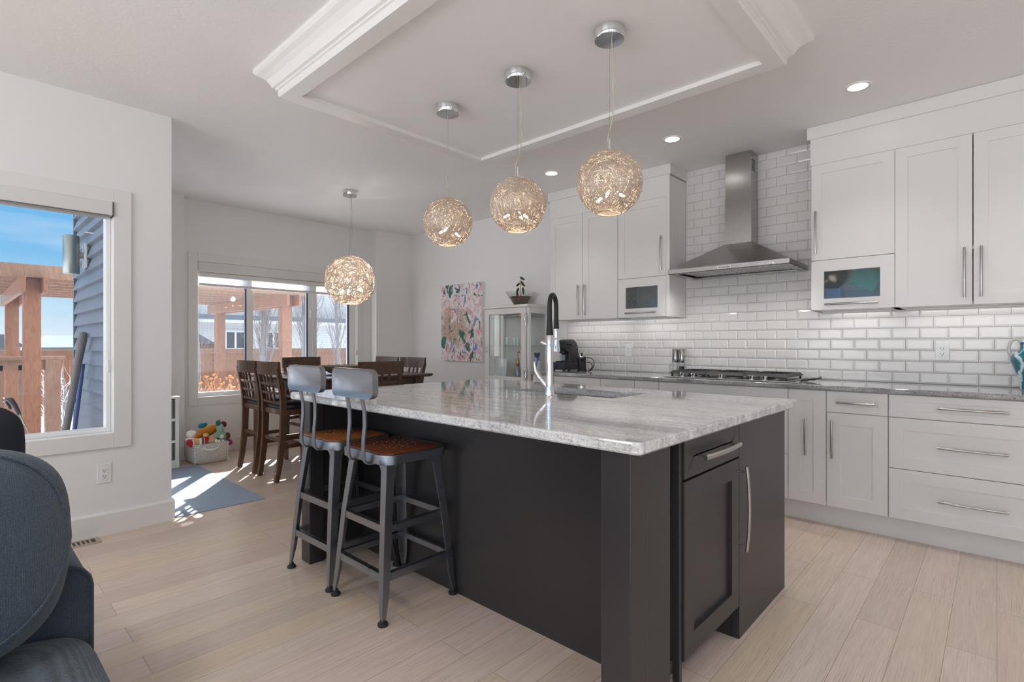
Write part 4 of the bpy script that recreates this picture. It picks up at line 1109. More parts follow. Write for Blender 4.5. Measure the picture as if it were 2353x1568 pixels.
def bowl():
    b = thing('wooden_bowl', 'wide carved grey brown wooden bowl on the dining table', 'bowl', (-4.86, 2.68, 0.895))
    M = Mat('carved_driftwood'); v = M.tc((1, 1, 5)); n = M.noise(v, 20, 6, 0.7)
    M.set(Base_Color=M.mix(n, lin((96, 88, 80)), lin((172, 160, 146))), Roughness=0.7); M.bump(n, 0.6, 0.006)
    obj('shell', MB().lathe([(0.0, 0.899), (0.075, 0.896), (0.12, 0.912), (0.165, 0.940), (0.198, 0.972), (0.196, 0.978), (0.185, 0.974), (0.15, 0.945), (0.10, 0.918), (0.0, 0.910)], (-4.86, 2.68, 0), 40, cap=False), M.m, b, 60)
    m = MB()
    for k in range(44):
        a = 2*PI*k/44; m.ell((-4.86+0.194*math.cos(a), 2.68+0.194*math.sin(a), 0.976+0.002*(k % 3)), (0.013, 0.013, 0.006), u=8, v=6)
    obj('carved_rim', m, M.m, b, 60)
bowl()

# ---------------------------------------------------------------- painting
def painting():
    p = thing('canvas_painting', 'abstract canvas in pink, green, blue and beige on the kitchen wall', 'painting', (-5.03, 4.475, 0.975))
    x0, x1, z0, z1 = -5.425, -4.64, 0.975, 1.967
    M = Mat('abstract_paint')
    def swirl(scale, seedoff, dist=2.2):
        a = M.tc((1, 0.05, 1)); ad = M.N('ShaderNodeVectorMath', operation='ADD'); ad.inputs[1].default_value = (seedoff, seedoff*1.7, -seedoff); M.L(a, ad.inputs[0])
        mp = M.N('ShaderNodeMapping'); mp.inputs['Rotation'].default_value = (0, 0.6, 0); mp.inputs['Scale'].default_value = (0.85, 1.0, 0.6); M.L(ad.outputs[0], mp.inputs[0])
        return M.noise(mp.outputs[0], scale, 5, 0.6, dist)
    def mask(s, o, lo, w=0.03, d=2.2): return M.ramp(swirl(s, o, d), [(lo, 0.0), (lo+w, 1.0)])
    col = M.mix(mask(7, 1.1, 0.50, 0.05), lin((232, 226, 224)), lin((224, 186, 190)))
    col = M.mix(mask(9, 4.3, 0.58), col, lin((238, 238, 242)))
    col = M.mix(mask(8, 7.9, 0.585), col, lin((120, 140, 190)))
    col = M.mix(mask(12, 2.2, 0.62), col, lin((52, 70, 140)))
    col = M.mix(mask(6, 9.4, 0.60), col, lin((236, 130, 130)))
    # beige scraped patch towards the lower left
    sep = M.N('ShaderNodeSeparateXYZ'); M.L(M.tc(), sep.inputs[0])
    gx = M.N('ShaderNodeVectorMath', operation='DISTANCE'); gx.inputs[1].default_value = (-0.16, 0, 0.42); M.L(M.tc((1, 0, 1)), gx.inputs[0])
    patch = M.ramp(gx.outputs['Value'], [(0.18, 1.0), (0.34, 0.0)])
    bz = M.mix(1.0, patch, mask(5, 3.3, 0.42, 0.06), 'MULTIPLY')
    col = M.mix(bz, col, M.mix(mask(14, 5.5, 0.5, 0.1), lin((190, 168, 148)), lin((150, 120, 96))))
    col = M.mix(mask(5.2, 12.6, 0.595, 0.02, 1.2), col, lin((30, 104, 84)))
    col = M.mix(mask(6.0, 16.1, 0.64, 0.03), col, lin((230, 120, 150)))
    col = M.mix(mask(16, 21.0, 0.66), col, lin((40, 44, 52)))
    M.set(Base_Color=col, Roughness=0.45); M.bump(swirl(14, 6.6), 0.4, 0.004)
    obj('painted_face', MB().box(x0, x1, 4.447, 4.4495, z0, z1), M.m, p)
    obj('canvas_edge', MB().box(x0, x1, 4.4495, 4.489, z0, z1, 0.002), plain('canvas_white', (232, 229, 226), 0.8), p)
painting()

# ---------------------------------------------------------------- glass display cabinet and its contents
def display():
    x0, x1, y0, y1, zb, zt = -4.292, -3.637, 4.160, 4.478, 0.12, 1.622
    c = thing('display_cabinet', 'white metal display cabinet with glass door and side beside the painting', 'display cabinet', (-3.965, 4.32, 0))
    EN = plain('white_enamel', (228, 226, 223), 0.28, var=0.01)
    m = MB()
    for (a, b) in ((x0, y0+0.018), (x1-0.03, y0+0.018), (x0, y1-0.03), (x1-0.03, y1-0.03)): m.box(a, a+0.03, b, b+0.03, 0.0, zt-0.03)
    m.box(x0+0.001, x1-0.001, y1-0.006, y1-0.001, zb, zt-0.03)                       # back
    m.box(x0+0.0012, x1-0.0012, y0+0.0192, y1-0.0062, zb, 0.80); m.box(x0+0.0012, x1-0.0012, y0+0.0192, y1-0.0062, zt-0.095, zt-0.029)
    m.box(x0-0.010, x1+0.004, y0-0.012, y1, zt-0.028, zt, 0.003)
    obj('cabinet_body', m, EN, c)
    for (a, b) in ((x0+0.004, x0+0.008), (x1-0.012, x1-0.008)): obj('side_pane', MB().box(a, b, y0+0.05, y1-0.03, 0.80, zt-0.095), CGLASS, c)
    T = FRONT(y0+0.017); d0, d1, dz0, dz1 = x0+0.002, x1-0.040, 0.775, 1.590
    d = obj('door', MB().panel(T, d0, d1, dz0, dz1, 0, 0.016, 0.062, 0.006, hole=True), EN, c)
    obj('door_pane', MB().box(d0+0.06, d1-0.06, y0+0.007, y0+0.010, dz0+0.06, dz1-0.06), CGLASS, d)
    for z in (1.455, 0.885):
        m = MB(); m.box(d1-0.012, d1+0.022, y0-0.012, y0+0.001, z-0.012, z+0.055, 0.004); m.tube([(d1+0.008, y0-0.016, z+0.04), (d1+0.020, y0-0.020, z+0.02), (d1+0.022, y0-0.020, z-0.06)], [0.008, 0.009, 0.007], 10)
        obj('latch', m, CHROME, d, 50)
    m = MB()
    for z in (1.16, 1.115): m.lathe([(0.011, 0), (0.011, 0.008), (0.006, 0.012), (0.008, 0.022), (0.004, 0.026)], (d0+0.03, y0, z), 14, M=Matrix.Rotation(PI/2, 4, 'X'))
    obj('lock_knob', m, CHROME, d, 50)
    for z in (1.172, 1.492):
        obj('glass_shelf', MB().box(x0+0.01, x1-0.012, y0+0.04, y1-0.012, z, z+0.006), glassmat('green_edge_glass', (0.88, 0.95, 0.93), 1.0), c)
    def glass(x, y, z, label, prof, mat=THIN, name='drinking_glass', cat='glass', group=None):
        tag(obj(name, MB().lathe(prof, (x, y, z), 18, cap=False), mat, None, 50), label, cat, group)
    tum = [(0.0, 0.002), (0.026, 0.001), (0.030, 0.09), (0.028, 0.09), (0.024, 0.006), (0.0, 0.006)]
    for x, y, l in ((-4.02, 4.24, 'clear tumbler on the middle shelf behind the cabinet door, left of the row'), (-3.945, 4.28, 'clear tumbler on the middle shelf behind the cabinet door, in the middle of the row'),
                    (-3.86, 4.24, 'clear tumbler on the middle shelf next to the cabinet door latch')):
        glass(x, y, 1.1785, l, tum, group='glasses on the middle cabinet shelf')
    glass(-3.70, 4.33, 1.1785, 'clear tumbler on the middle shelf behind the cabinet side pane', tum, group='glasses on the middle cabinet shelf')
    glass(-3.86, 4.31, 1.4985, 'copper cup on the top shelf of the display cabinet', [(0, 0.001), (0.036, 0.0), (0.042, 0.07), (0.040, 0.07), (0.034, 0.005), (0, 0.005)], m_steel('copper', (214, 140, 100), 0.2), 'copper_cup', 'cup')
    zf = 0.8005
    glass(-3.97, 4.36, zf, 'clear carafe on the cabinet floor beside the white board', [(0, .001), (0.05, .0), (0.055, 0.05), (0.03, 0.15), (0.022, 0.20), (0.030, 0.23), (0.028, 0.23), (0.020, 0.20), (0.027, 0.15), (0.052, 0.05), (0, 0.006)], name='glass_carafe', cat='carafe')
    tag(obj('white_board', MB().box(-0.09, 0.09, -0.004, 0.004, 0.004, 0.235, 0.002, M=Matrix.Translation((-4.105, 4.215, zf-0.002)) @ Matrix.Rotation(-0.10, 4, 'X')), plain('white_card', (232, 236, 238), 0.4)), 'plain white board standing inside the glass door of the display cabinet', 'board')
    b = thing('soap_bottle', 'glass dispenser bottle with gold pump inside the display cabinet', 'bottle', (-3.855, 4.24, zf))
    obj('bottle', MB().lathe([(0, 0.001), (0.034, 0), (0.036, 0.10), (0.030, 0.125), (0.014, 0.14), (0.014, 0.15)], (-3.855, 4.24, zf), 18), glassmat('pale_bottle', (0.86, 0.88, 0.9), 1.4), b, 50)
    GOLD = m_steel('aged_brass', (176, 140, 92), 0.3)
    m = MB().lathe([(0.012, 0.148), (0.016, 0.16), (0.020, 0.20), (0.012, 0.225), (0.005, 0.23), (0.005, 0.30), (0.012, 0.305)], (-3.855, 4.24, zf), 14); m.tube([(-3.855, 4.24, zf+0.308), (-3.825, 4.225, zf+0.312), (-3.81, 4.22, zf+0.30)], 0.006, 8)
    obj('pump', m, GOLD, b, 50)
    k = thing('crown_vase', 'white and blue bird decanter with blue crown stopper behind the cabinet side pane', 'decanter', (-3.70, 4.37, zf))
    M = Mat('blue_white_china'); w = M.N('ShaderNodeTexWave'); w.inputs['Scale'].default_value = 7; w.inputs['Distortion'].default_value = 6; M.L(M.tc(), w.inputs['Vector'])
    M.set(Base_Color=M.ramp(w.outputs['Fac'], [(0.55, lin((225, 228, 232))), (0.85, lin((70, 96, 160)))]), Roughness=0.12)
    obj('body', MB().lathe([(0, 0.001), (0.042, 0), (0.044, 0.03), (0.034, 0.08), (0.043, 0.14), (0.036, 0.20), (0.022, 0.235), (0.022, 0.25)], (-3.69, 4.37, zf), 20), M.m, k, 50)
    m = MB(); 
    for i in range(6):
        a0, a1 = 2*PI*i/6, 2*PI*(i+1)/6; r = 0.026; R2 = 0.036; z0, z1 = zf+0.25, zf+0.305; am = (a0+a1)/2
        cx, cy = -3.69, 4.37
        m.loft([[(cx+r*math.cos(a0), cy+r*math.sin(a0), z0), (cx+r*math.cos(a1), cy+r*math.sin(a1), z0), (cx+R2*0.9*math.cos(a1), cy+R2*0.9*math.sin(a1), z0+0.028), (cx+R2*math.cos(am), cy+R2*math.sin(am), z1), (cx+R2*0.9*math.cos(a0), cy+R2*0.9*math.sin(a0), z0+0.028)],
                [(cx+(r-.004)*math.cos(a0), cy+(r-.004)*math.sin(a0), z0), (cx+(r-.004)*math.cos(a1), cy+(r-.004)*math.sin(a1), z0), (cx+(R2-.004)*0.9*math.cos(a1), cy+(R2-.004)*0.9*math.sin(a1), z0+0.028), (cx+(R2-.004)*math.cos(am), cy+(R2-.004)*math.sin(am), z1), (cx+(R2-.004)*0.9*math.cos(a0), cy+(R2-.004)*0.9*math.sin(a0), z0+0.028)]])
    obj('crown_stopper', m, plain('cobalt_glaze', (40, 60, 140), 0.15), k)
    tag(obj('red_tin', MB().box(-3.80, -3.755, 4.40, 4.45, zf, zf+0.085, 0.003), plain('red_tin_paint', (170, 60, 45), 0.4)), 'small red tin on the cabinet floor near the side pane', 'tin')
    # plant in a glass bowl on top
    px, py = -3.885, 4.315
    p = thing('potted_plant', 'small leafy plant in a flared glass bowl on top of the display cabinet', 'plant', (px, py, zt))
    z = zt+0.0005
    obj('glass_bowl', MB().lathe([(0.0, z), (0.072, z), (0.168, z+0.150), (0.165, z+0.150), (0.069, z+0.006), (0.0, z+0.006)], (px, py, 0), 36, cap=False), THIN, p, 50)
    obj('soil', MB().lathe([(0.0, z+0.007), (0.067, z+0.007), (0.126, z+0.098), (0.06, z+0.104), (0.0, z+0.107)], (px, py, 0), 30), plain('potting_soil', (112, 86, 60), 0.95, var=0.5, scale=90, bump=0.8, bscale=120), p, 50)
    m = MB(); m.tube([(px+0.012, py-0.01, z+0.10), (px+0.010, py-0.01, z+0.20), (px+0.016, py-0.01, z+0.30)], [0.005, 0.004, 0.002], 8); m.tube([(px-0.004, py, z+0.10), (px+0.004, py, z+0.19), (px-0.012, py, z+0.285)], [0.005, 0.004, 0.002], 8)
    obj('stem', m, plain('pink_stem', (226, 130, 130), 0.5), p, 60)
    LEAF = plain('dark_leaf', (58, 82, 40), 0.4, var=0.3, scale=20)
    for (dx, dz, l, a, t) in ((-0.035, 0.17, 0.065, -2.2, 0.2), (-0.028, 0.235, 0.05, -2.5, 0.1), (0.035, 0.30, 0.06, -0.6, 0.3), (0.045, 0.235, 0.06, -0.9, 0.2), (0.05, 0.16, 0.075, -1.3, -0.2), (-0.038, 0.125, 0.06, -1.9, 0.5), (0.03, 0.26, 0.05, -0.7, -0.4)):
        m = MB().ell((0, 0, 0), (l*0.62, 0.0145, 0.003), u=12, v=8)
        M4 = Matrix.Translation((px+dx, py-0.01, z+dz)) @ Matrix.Rotation(t, 4, 'X') @ Matrix.Rotation(-a, 4, 'Y') @ Matrix.Rotation(0.5, 4, 'X')
        bmesh.ops.transform(m.bm, matrix=M4, verts=m.bm.verts[:]); obj('leaf', m, LEAF, p, 60)
display()
# ---------------------------------------------------------------- nook: shelf unit, basket of toys, mat, floor vent
def nook():
    s = thing('drawer_shelf', 'narrow white shelf unit with grey woven drawers at the nook corner', 'shelf', (-5.96, 1.28, 0))
    x0, x1, y0, y1, zt = -6.13, -5.80, 1.045, 1.50, 0.69
    m = MB(); m.box(x0, x1, y0, y0+0.02, 0.06, zt-0.02); m.box(x0, x1, y1-0.03, y1, 0.06, zt-0.02); m.box(x0+0.0005, x0+0.01, y0+0.021, y1-0.031, 0.08, zt-0.021)
    m.box(x0, x1+0.01, y0-0.005, y1+0.01, zt-0.02, zt, 0.003); m.box(x0, x1+0.004, y0, y1+0.003, 0.0, 0.075, 0.003)
    for z in (0.255, 0.465): m.box(x0+0.011, x1-0.001, y0+0.021, y1-0.031, z-0.012, z+0.012)
    obj('frame', m, TRIMW, s)
    WV = plain('grey_woven_seagrass', (120, 116, 112), 0.9, var=0.3, scale=60, bump=0.8, bscale=120)
    for z0, z1 in ((0.08, 0.24), (0.27, 0.45), (0.48, 0.66)): obj('woven_drawer', MB().box(x0+0.03, x1-0.012, y0+0.03, y1-0.04, z0, z1, 0.008), WV, s)
    # basket
    b = thing('toy_basket', 'white woven basket with dark diagonal stitches full of soft toys', 'basket', (-5.94, 1.78, 0))
    M = Mat('stitched_cotton'); w = M.N('ShaderNodeTexWave'); w.wave_type = 'BANDS'; w.bands_direction = 'X'
    w.inputs['Scale'].default_value = 48; w.inputs['Distortion'].default_value = 0.9; w.inputs['Detail'].default_value = 2
    M.L(M.tc((1, 1, 1), (0.85, 0.0, 0.55)), w.inputs['Vector'])
    br = M.noise(M.tc(), 70, 2)
    st_ = M.mix(1.0, M.ramp(w.outputs['Fac'], [(0.74, 0.0), (0.86, 0.8)]), M.ramp(br, [(0.36, 0.2), (0.48, 1.0)]), 'MULTIPLY')
    M.set(Base_Color=M.mix(st_, lin((226, 223, 218)), lin((62, 58, 60))), Roughness=0.95); M.bump(w.outputs['Fac'], 0.5, 0.006)
    m = MB()
    def rr(x0, x1, y0, y1, z, r=0.035, n=4):
        out = []
        for (cx, cy, a) in ((x1-r, y0+r, -PI/2), (x1-r, y1-r, 0), (x0+r, y1-r, PI/2), (x0+r, y0+r, PI)):
            for k in range(n+1):
                t = a+PI/2*k/n; out.append((cx+r*math.cos(t), cy+r*math.sin(t), z))
        return out
    bx0, bx1, by0, by1, h = -6.12, -5.775, 1.625, 1.935, 0.20
    m.loft([rr(bx0, bx1-0.02, by0+0.02, by1-0.02, 0.0), rr(bx0, bx1, by0, by1, 0.03), rr(bx0, bx1+0.006, by0-0.008, by1+0.004, h*0.6), rr(bx0, bx1, by0-0.002, by1, h), rr(bx0+0.016, bx1-0.016, by0+0.014, by1-0.016, h), rr(bx0+0.016, bx1-0.02, by0+0.02, by1-0.02, 0.03)], True)
    obj('basket_body', m, M.m, b, 60)
    ROPE = plain('cotton_rope', (235, 232, 226), 0.95, bump=0.6, bscale=90)
    xf = bx1+0.012
    obj('rope_handle', MB().tube(smooth([(xf-0.008, 1.715, 0.152), (xf+0.006, 1.725, 0.146), (xf+0.016, 1.755, 0.140), (xf+0.016, 1.80, 0.142), (xf+0.006, 1.835, 0.152), (xf-0.008, 1.845, 0.158)]), 0.008, 10), ROPE, b, 60)
    m = MB(); rg = random.Random(5)
    for (cx, cy) in ((bx1-0.004, by0+0.006), (bx1-0.004, by1-0.004)):
        for k in range(26):
            z = 0.01+k*0.0075; a = rg.uniform(-1, 1)
            m.tube([(cx, cy, z), (cx+0.012+0.006*a, cy+0.010*a, z-0.006+0.01*rg.random())], [0.004, 0.002], 5)
    obj('fringe', m, ROPE, b, 60)
    def fab(n, rgb): return plain(n, rgb, 0.95, var=0.12, scale=40, bump=0.4, bscale=160)
    OCH, TEAL, BROWN, MAG, MINT, CREAM, RED, TAN, WHITE, GREEN, DKT = (fab('ochre_plush', (190, 122, 40)), fab('teal_plush', (36, 128, 146)), fab('brown_plush', (112, 56, 46)), fab('magenta_plush', (160, 58, 112)),
        fab('mint_plush', (140, 178, 166)), fab('cream_plush', (236, 228, 208)), fab('red_plush', (186, 40, 44)), fab('tan_plush', (214, 174, 128)), fab('white_plush', (232, 230, 226)), fab('green_plush', (70, 140, 96)), fab('dark_teal_plush', (52, 104, 96)))
    def E(name, mat, parent, *parts, e=1.0):
        m = MB()
        for c, r, *rot in parts: m.ell(c, r, rot[0] if rot else (0, 0, 0), 16, 10, e)
        return obj(name, m, mat, parent, 60)
    t = thing('plush_toy', 'long ochre plush toy with grey white head lying across the basket', 'soft toy', (-5.95, 1.77, 0.20), 'soft toys in the basket')
    E('body', OCH, t, ((-5.95, 1.80, 0.300), (0.055, 0.105, 0.052), (0.35, 0, 0)), ((-5.93, 1.695, 0.262), (0.045, 0.05, 0.036), (0.5, 0, 0)), ((-5.97, 1.90, 0.335), (0.03, 0.05, 0.022), (0.2, 0, 0)))
    E('head', WHITE, t, ((-5.94, 1.645, 0.285), (0.05, 0.05, 0.042)), ((-5.90, 1.625, 0.245), (0.04, 0.045, 0.018)))
    E('collar', fab('orange_plush', (226, 120, 70)), t, ((-5.905, 1.672, 0.262), (0.022, 0.014, 0.030)))
    E('foot', TEAL, t, ((-6.0, 1.765, 0.358), (0.03, 0.045, 0.028), (0.3, 0, 0)))
    E('foot', fab('plum_plush', (98, 44, 52)), t, ((-5.985, 1.955, 0.345), (0.03, 0.032, 0.036)))
    t = thing('plush_toy', 'mint green plush toy with pompom buttons sitting at the right of the basket', 'soft toy', (-5.86, 1.895, 0.20), 'soft toys in the basket')
    E('body', MINT, t, ((-5.86, 1.895, 0.235), (0.042, 0.050, 0.07)), ((-5.86, 1.885, 0.330), (0.034, 0.036, 0.050), (0.15, 0, 0)), ((-5.83, 1.845, 0.255), (0.022, 0.042, 0.02), (-0.4, 0, 0)))
    E('ear', DKT, t, ((-5.85, 1.862, 0.382), (0.020, 0.022, 0.032), (0.2, 0, 0))); E('ear', MINT, t, ((-5.87, 1.88, 0.395), (0.012, 0.012, 0.03)))
    E('pompom', CREAM, t, ((-5.815, 1.888, 0.248), 0.020)); E('pompom', CREAM, t, ((-5.81, 1.893, 0.198), 0.019))
    E('muzzle', fab('blush_plush', (220, 180, 168)), t, ((-5.85, 1.92, 0.325), (0.016, 0.034, 0.010), (0.3, 0, 0)))
    t = thing('plush_toy', 'tan gingerbread plush toy with red cap lying along the basket front', 'soft toy', (-5.82, 1.70, 0.20), 'soft toys in the basket')
    E('body', TAN, t, ((-5.825, 1.655, 0.222), (0.034, 0.045, 0.036)), ((-5.825, 1.79, 0.228), (0.032, 0.05, 0.04)))
    E('cap', RED, t, ((-5.80, 1.595, 0.222), (0.034, 0.028, 0.042), (0.4, 0, 0))); E('cap_trim', WHITE, t, ((-5.80, 1.620, 0.212), (0.028, 0.014, 0.034)))
    m = MB()
    obj('striped_vest', MB().ell((-5.815, 1.715, 0.222), (0.037, 0.040, 0.040), (0, 0, 0), 18, 12, 0.7), None, t, 60).data.materials.append((lambda M: (M.set(Base_Color=M.ramp(M.N('ShaderNodeSeparateXYZ').outputs[1], [(0, 1), (1, 1)]), Roughness=0.95), M)[1].m)(Mat('vest_knit')))
    E('paw', WHITE, t, ((-5.81, 1.83, 0.212), (0.02, 0.016, 0.024))); E('arm', TAN, t, ((-5.80, 1.735, 0.283), (0.022, 0.026, 0.020)))
    E('sleeve', RED, t, ((-5.80, 1.738, 0.248), (0.022, 0.022, 0.03)))
    t = thing('plush_toy', 'small brown plush toy with white nose between the gingerbread and the mint toy', 'soft toy', (-5.82, 1.84, 0.20), 'soft toys in the basket')
    E('body', BROWN, t, ((-5.83, 1.842, 0.222), (0.026, 0.026, 0.032))); E('nose', WHITE, t, ((-5.80, 1.853, 0.206), 0.018))
    t = thing('plush_toy', 'brown and magenta plush toy hanging out at the right end of the basket', 'soft toy', (-5.86, 1.97, 0.20), 'soft toys in the basket')
    E('body', BROWN, t, ((-5.87, 1.955, 0.240), (0.028, 0.030, 0.036))); E('tail', MAG, t, ((-5.85, 1.972, 0.178), (0.024, 0.026, 0.036), (0.5, 0, 0))); E('neck', TEAL, t, ((-5.86, 1.955, 0.200), (0.018, 0.02, 0.016)))
    # mat and vent
    M = plain('blue_grey_mat', (146, 162, 182), 0.85, var=0.05, scale=50, bump=0.3, bscale=300)
    m = MB(); m.box(-5.78, -4.145, 1.045, 1.652, 0.0005, 0.0055, 0.0015)
    tag(obj('exercise_mat', m, M), 'thin blue grey exercise mat lying on the nook floor', 'mat')
    v = thing('floor_vent', 'beige metal floor register by the wall under the living room window', 'floor vent', (-4.03, 0.50, 0))
    x0, x1, y0, y1 = -4.085, -3.965, 0.36, 0.62
    VM = plain('beige_metal', (176, 160, 142), 0.45)
    m = MB().panel(lambda u, v_, w: (u, v_, w), x0, x1, y0, y1, 0.0003, 0.005, 0.022, hole=True)
    obj('frame', m, VM, v)
    obj('duct', MB().box(x0+0.023, x1-0.023, y0+0.023, y1-0.023, 0.0002, 0.0012), BLACKP, v)
    m = MB()
    for k in range(9): m.box(x0+0.023, x1-0.023, y0+0.036+k*0.0215, y0+0.044+k*0.0215, 0.0013, 0.0045)
    obj('louvre', m, VM, v)
nook()
def vest():
    M = Mat('striped_knit'); s = M.N('ShaderNodeSeparateXYZ'); M.L(M.tc(), s.inputs[0])
    mm = M.N('ShaderNodeMapRange'); mm.inputs['From Min'].default_value = -0.03; mm.inputs['From Max'].default_value = 0.06; M.L(s.outputs[1], mm.inputs[0])
    W_, R_, G_ = lin((230, 226, 220)), lin((190, 44, 44)), lin((62, 130, 86))
    r = M.ramp(mm.outputs[0], [(0.0, W_), (0.22, W_), (0.24, G_), (0.36, G_), (0.38, R_), (0.48, R_), (0.50, W_), (0.53, W_), (0.55, R_), (0.66, R_), (0.68, G_), (0.85, G_), (0.87, R_)])
    for n in M.nt.nodes:
        if n.type == 'VALTORGB': n.color_ramp.interpolation = 'CONSTANT'
    M.set(Base_Color=r, Roughness=0.95)
    o = bpy.data.objects['striped_vest']; o.data.materials.clear(); o.data.materials.append(M.m)
vest()

# ---------------------------------------------------------------- sofa corner, lower left
def sofa():
    M = Mat('navy_chenille'); v = M.tc()
    w1 = M.N('ShaderNodeTexWave'); w1.bands_direction = 'Y'; w1.inputs['Scale'].default_value = 170; w1.inputs['Distortion'].default_value = 1.5; w1.inputs['Detail'].default_value = 2; w1.inputs['Detail Scale'].default_value = 3
    M.L(v, w1.inputs['Vector'])
    w2 = M.N('ShaderNodeTexWave'); w2.bands_direction = 'Z'; w2.inputs['Scale'].default_value = 110; w2.inputs['Distortion'].default_value = 3.0; M.L(v, w2.inputs['Vector'])
    n = M.noise(M.tc((1, 1, 1)), 220, 3, 0.7)
    f = M.mix(0.45, M.mix(0.5, w1.outputs['Fac'], w2.outputs['Fac']), n)
    M.set(Base_Color=M.ramp(f, [(0.25, lin((30, 41, 52))), (0.55, lin((60, 76, 90))), (0.85, lin((100, 117, 131)))]), Roughness=0.95, Sheen_Weight=0.25)
    M.bump(f, 0.7, 0.004); FAB = M.m
    s = thing('sofa', 'navy blue fabric sofa with rounded loose cushions in the lower left corner', 'sofa', (-1.9, -0.3, 0))
    # arm at the window side: panel front with a rolled top
    prof = []
    for k in range(9):
        a = PI*k/8; prof.append((0.196+0.070*math.cos(a), 0.532+0.066*math.sin(a)))
    poly = [(0.266, 0.05)]+prof+[(0.126, 0.05)]
    m = MB(); m.prism(poly, 'x', -2.62, -1.85); m._bev(m.bm.faces[:], 0.010, 2); obj('arm', m, FAB, s, 50)
    m = MB(); m.tube([(-1.852, y, z) for y, z in poly[:-1]], 0.006, 8); obj('arm_piping', m, FAB, s, 60)
    m = MB(); m.box(-2.62, -1.80, -1.6, 0.12, 0.05, 0.27, 0.03, 3); obj('base', m, FAB, s, 50)
    m = MB(); m.box(-2.80, -2.45, -1.6, 0.14, 0.05, 0.76, 0.07, 4); m.box(-2.60, -1.9, 0.02, 0.15, 0.05, 0.45, 0.03, 3); obj('back', m, FAB, s, 50)
    # T cushion: its corner wraps in front of the arm
    m = MB().ell((-1.545, -0.190, 0.348), (0.335, 0.450, 0.090), (0, 0, 0), 48, 20, 0.33); obj('seat_cushion', m, FAB, s, 60)
    m = MB().ell((-1.60, -0.955, 0.325), (0.30, 0.305, 0.088), (0, 0, 0), 40, 20, 0.35); obj('seat_cushion', m, FAB, s, 60)
    for nm, cy, hy in (('back_cushion', -0.206, 0.42), ('back_cushion', -1.06, 0.42)):
        EX = 0.52; hz = 0.265
        Mx = Matrix.Translation((-1.80, cy, 0.690)) @ Matrix.Rotation(-0.34, 4, 'Y')
        m = MB().ell((0, 0, 0), (0.14, hy, hz), (0, 0, 0), 72, 36, EX)
        for vtx in m.bm.verts:
            y, z = vtx.co.y/hy, vtx.co.z/hz
            vtx.co.x *= 1.0+0.30*max(0, 1-y*y)*max(0, 1-z*z)
            vtx.co.y -= 0.035*max(0, -z) if y > 0 else 0
            vtx.co.x += 0.004*math.sin(16*vtx.co.z+5*vtx.co.y)*max(0, 1-z*z)
        bmesh.ops.transform(m.bm, matrix=Mx, verts=m.bm.verts[:]); bc = obj(nm, m, FAB, s, 70)
        ring = []
        ph = 0.62; cp, sp = math.cos(ph)**EX, math.sin(ph)**EX
        for k in range(72):
            # ring on the pillow where its front face meets the gusset
            t = 2*PI*k/72; cc, ss_ = math.cos(t), math.sin(t)
            u, w_ = math.copysign(abs(cc)**0.7, cc), math.copysign(abs(ss_)**0.7, ss_)
            y, z = 0.965*u, 0.965*w_
            rad = max(0.02, 1-(abs(z)**(2/EX)))**(EX/2)
            q = min(0.985, abs(y)/max(rad, 1e-3)); x = 0.14*rad*max(0.0, 1-q**(2/EX))**(EX/2)
            x *= 1.0+0.30*max(0, 1-y*y)*max(0, 1-z*z)
            ring.append(Mx @ Vector((x+0.003, y*hy*(q*rad/abs(y) if abs(y) > 1e-3 else 1)-(0.035*max(0, -z) if y > 0 else 0), z*hz)))
        obj('seam', MB().tube(ring, 0.004, 6, closed=True), FAB, bc, 60)
    m = MB().ell((0, 0, 0), (0.075, 0.20, 0.14), (0, 0, 0), 36, 20, 0.6)
    for vtx in m.bm.verts: vtx.co.x += 0.012*math.sin(22*vtx.co.y+9*vtx.co.z)
    bmesh.ops.transform(m.bm, matrix=Matrix.Translation((-2.25, -0.040, 0.885)) @ Matrix.Rotation(-0.35, 4, 'Y'), verts=m.bm.verts[:])
    tag(obj('throw_pillow', m, plain('ink_blue_cotton', (28, 34, 44), 0.9, var=0.2, scale=20), None, 70), 'crumpled dark ink blue throw pillow on top of the sofa back', 'pillow')
sofa()

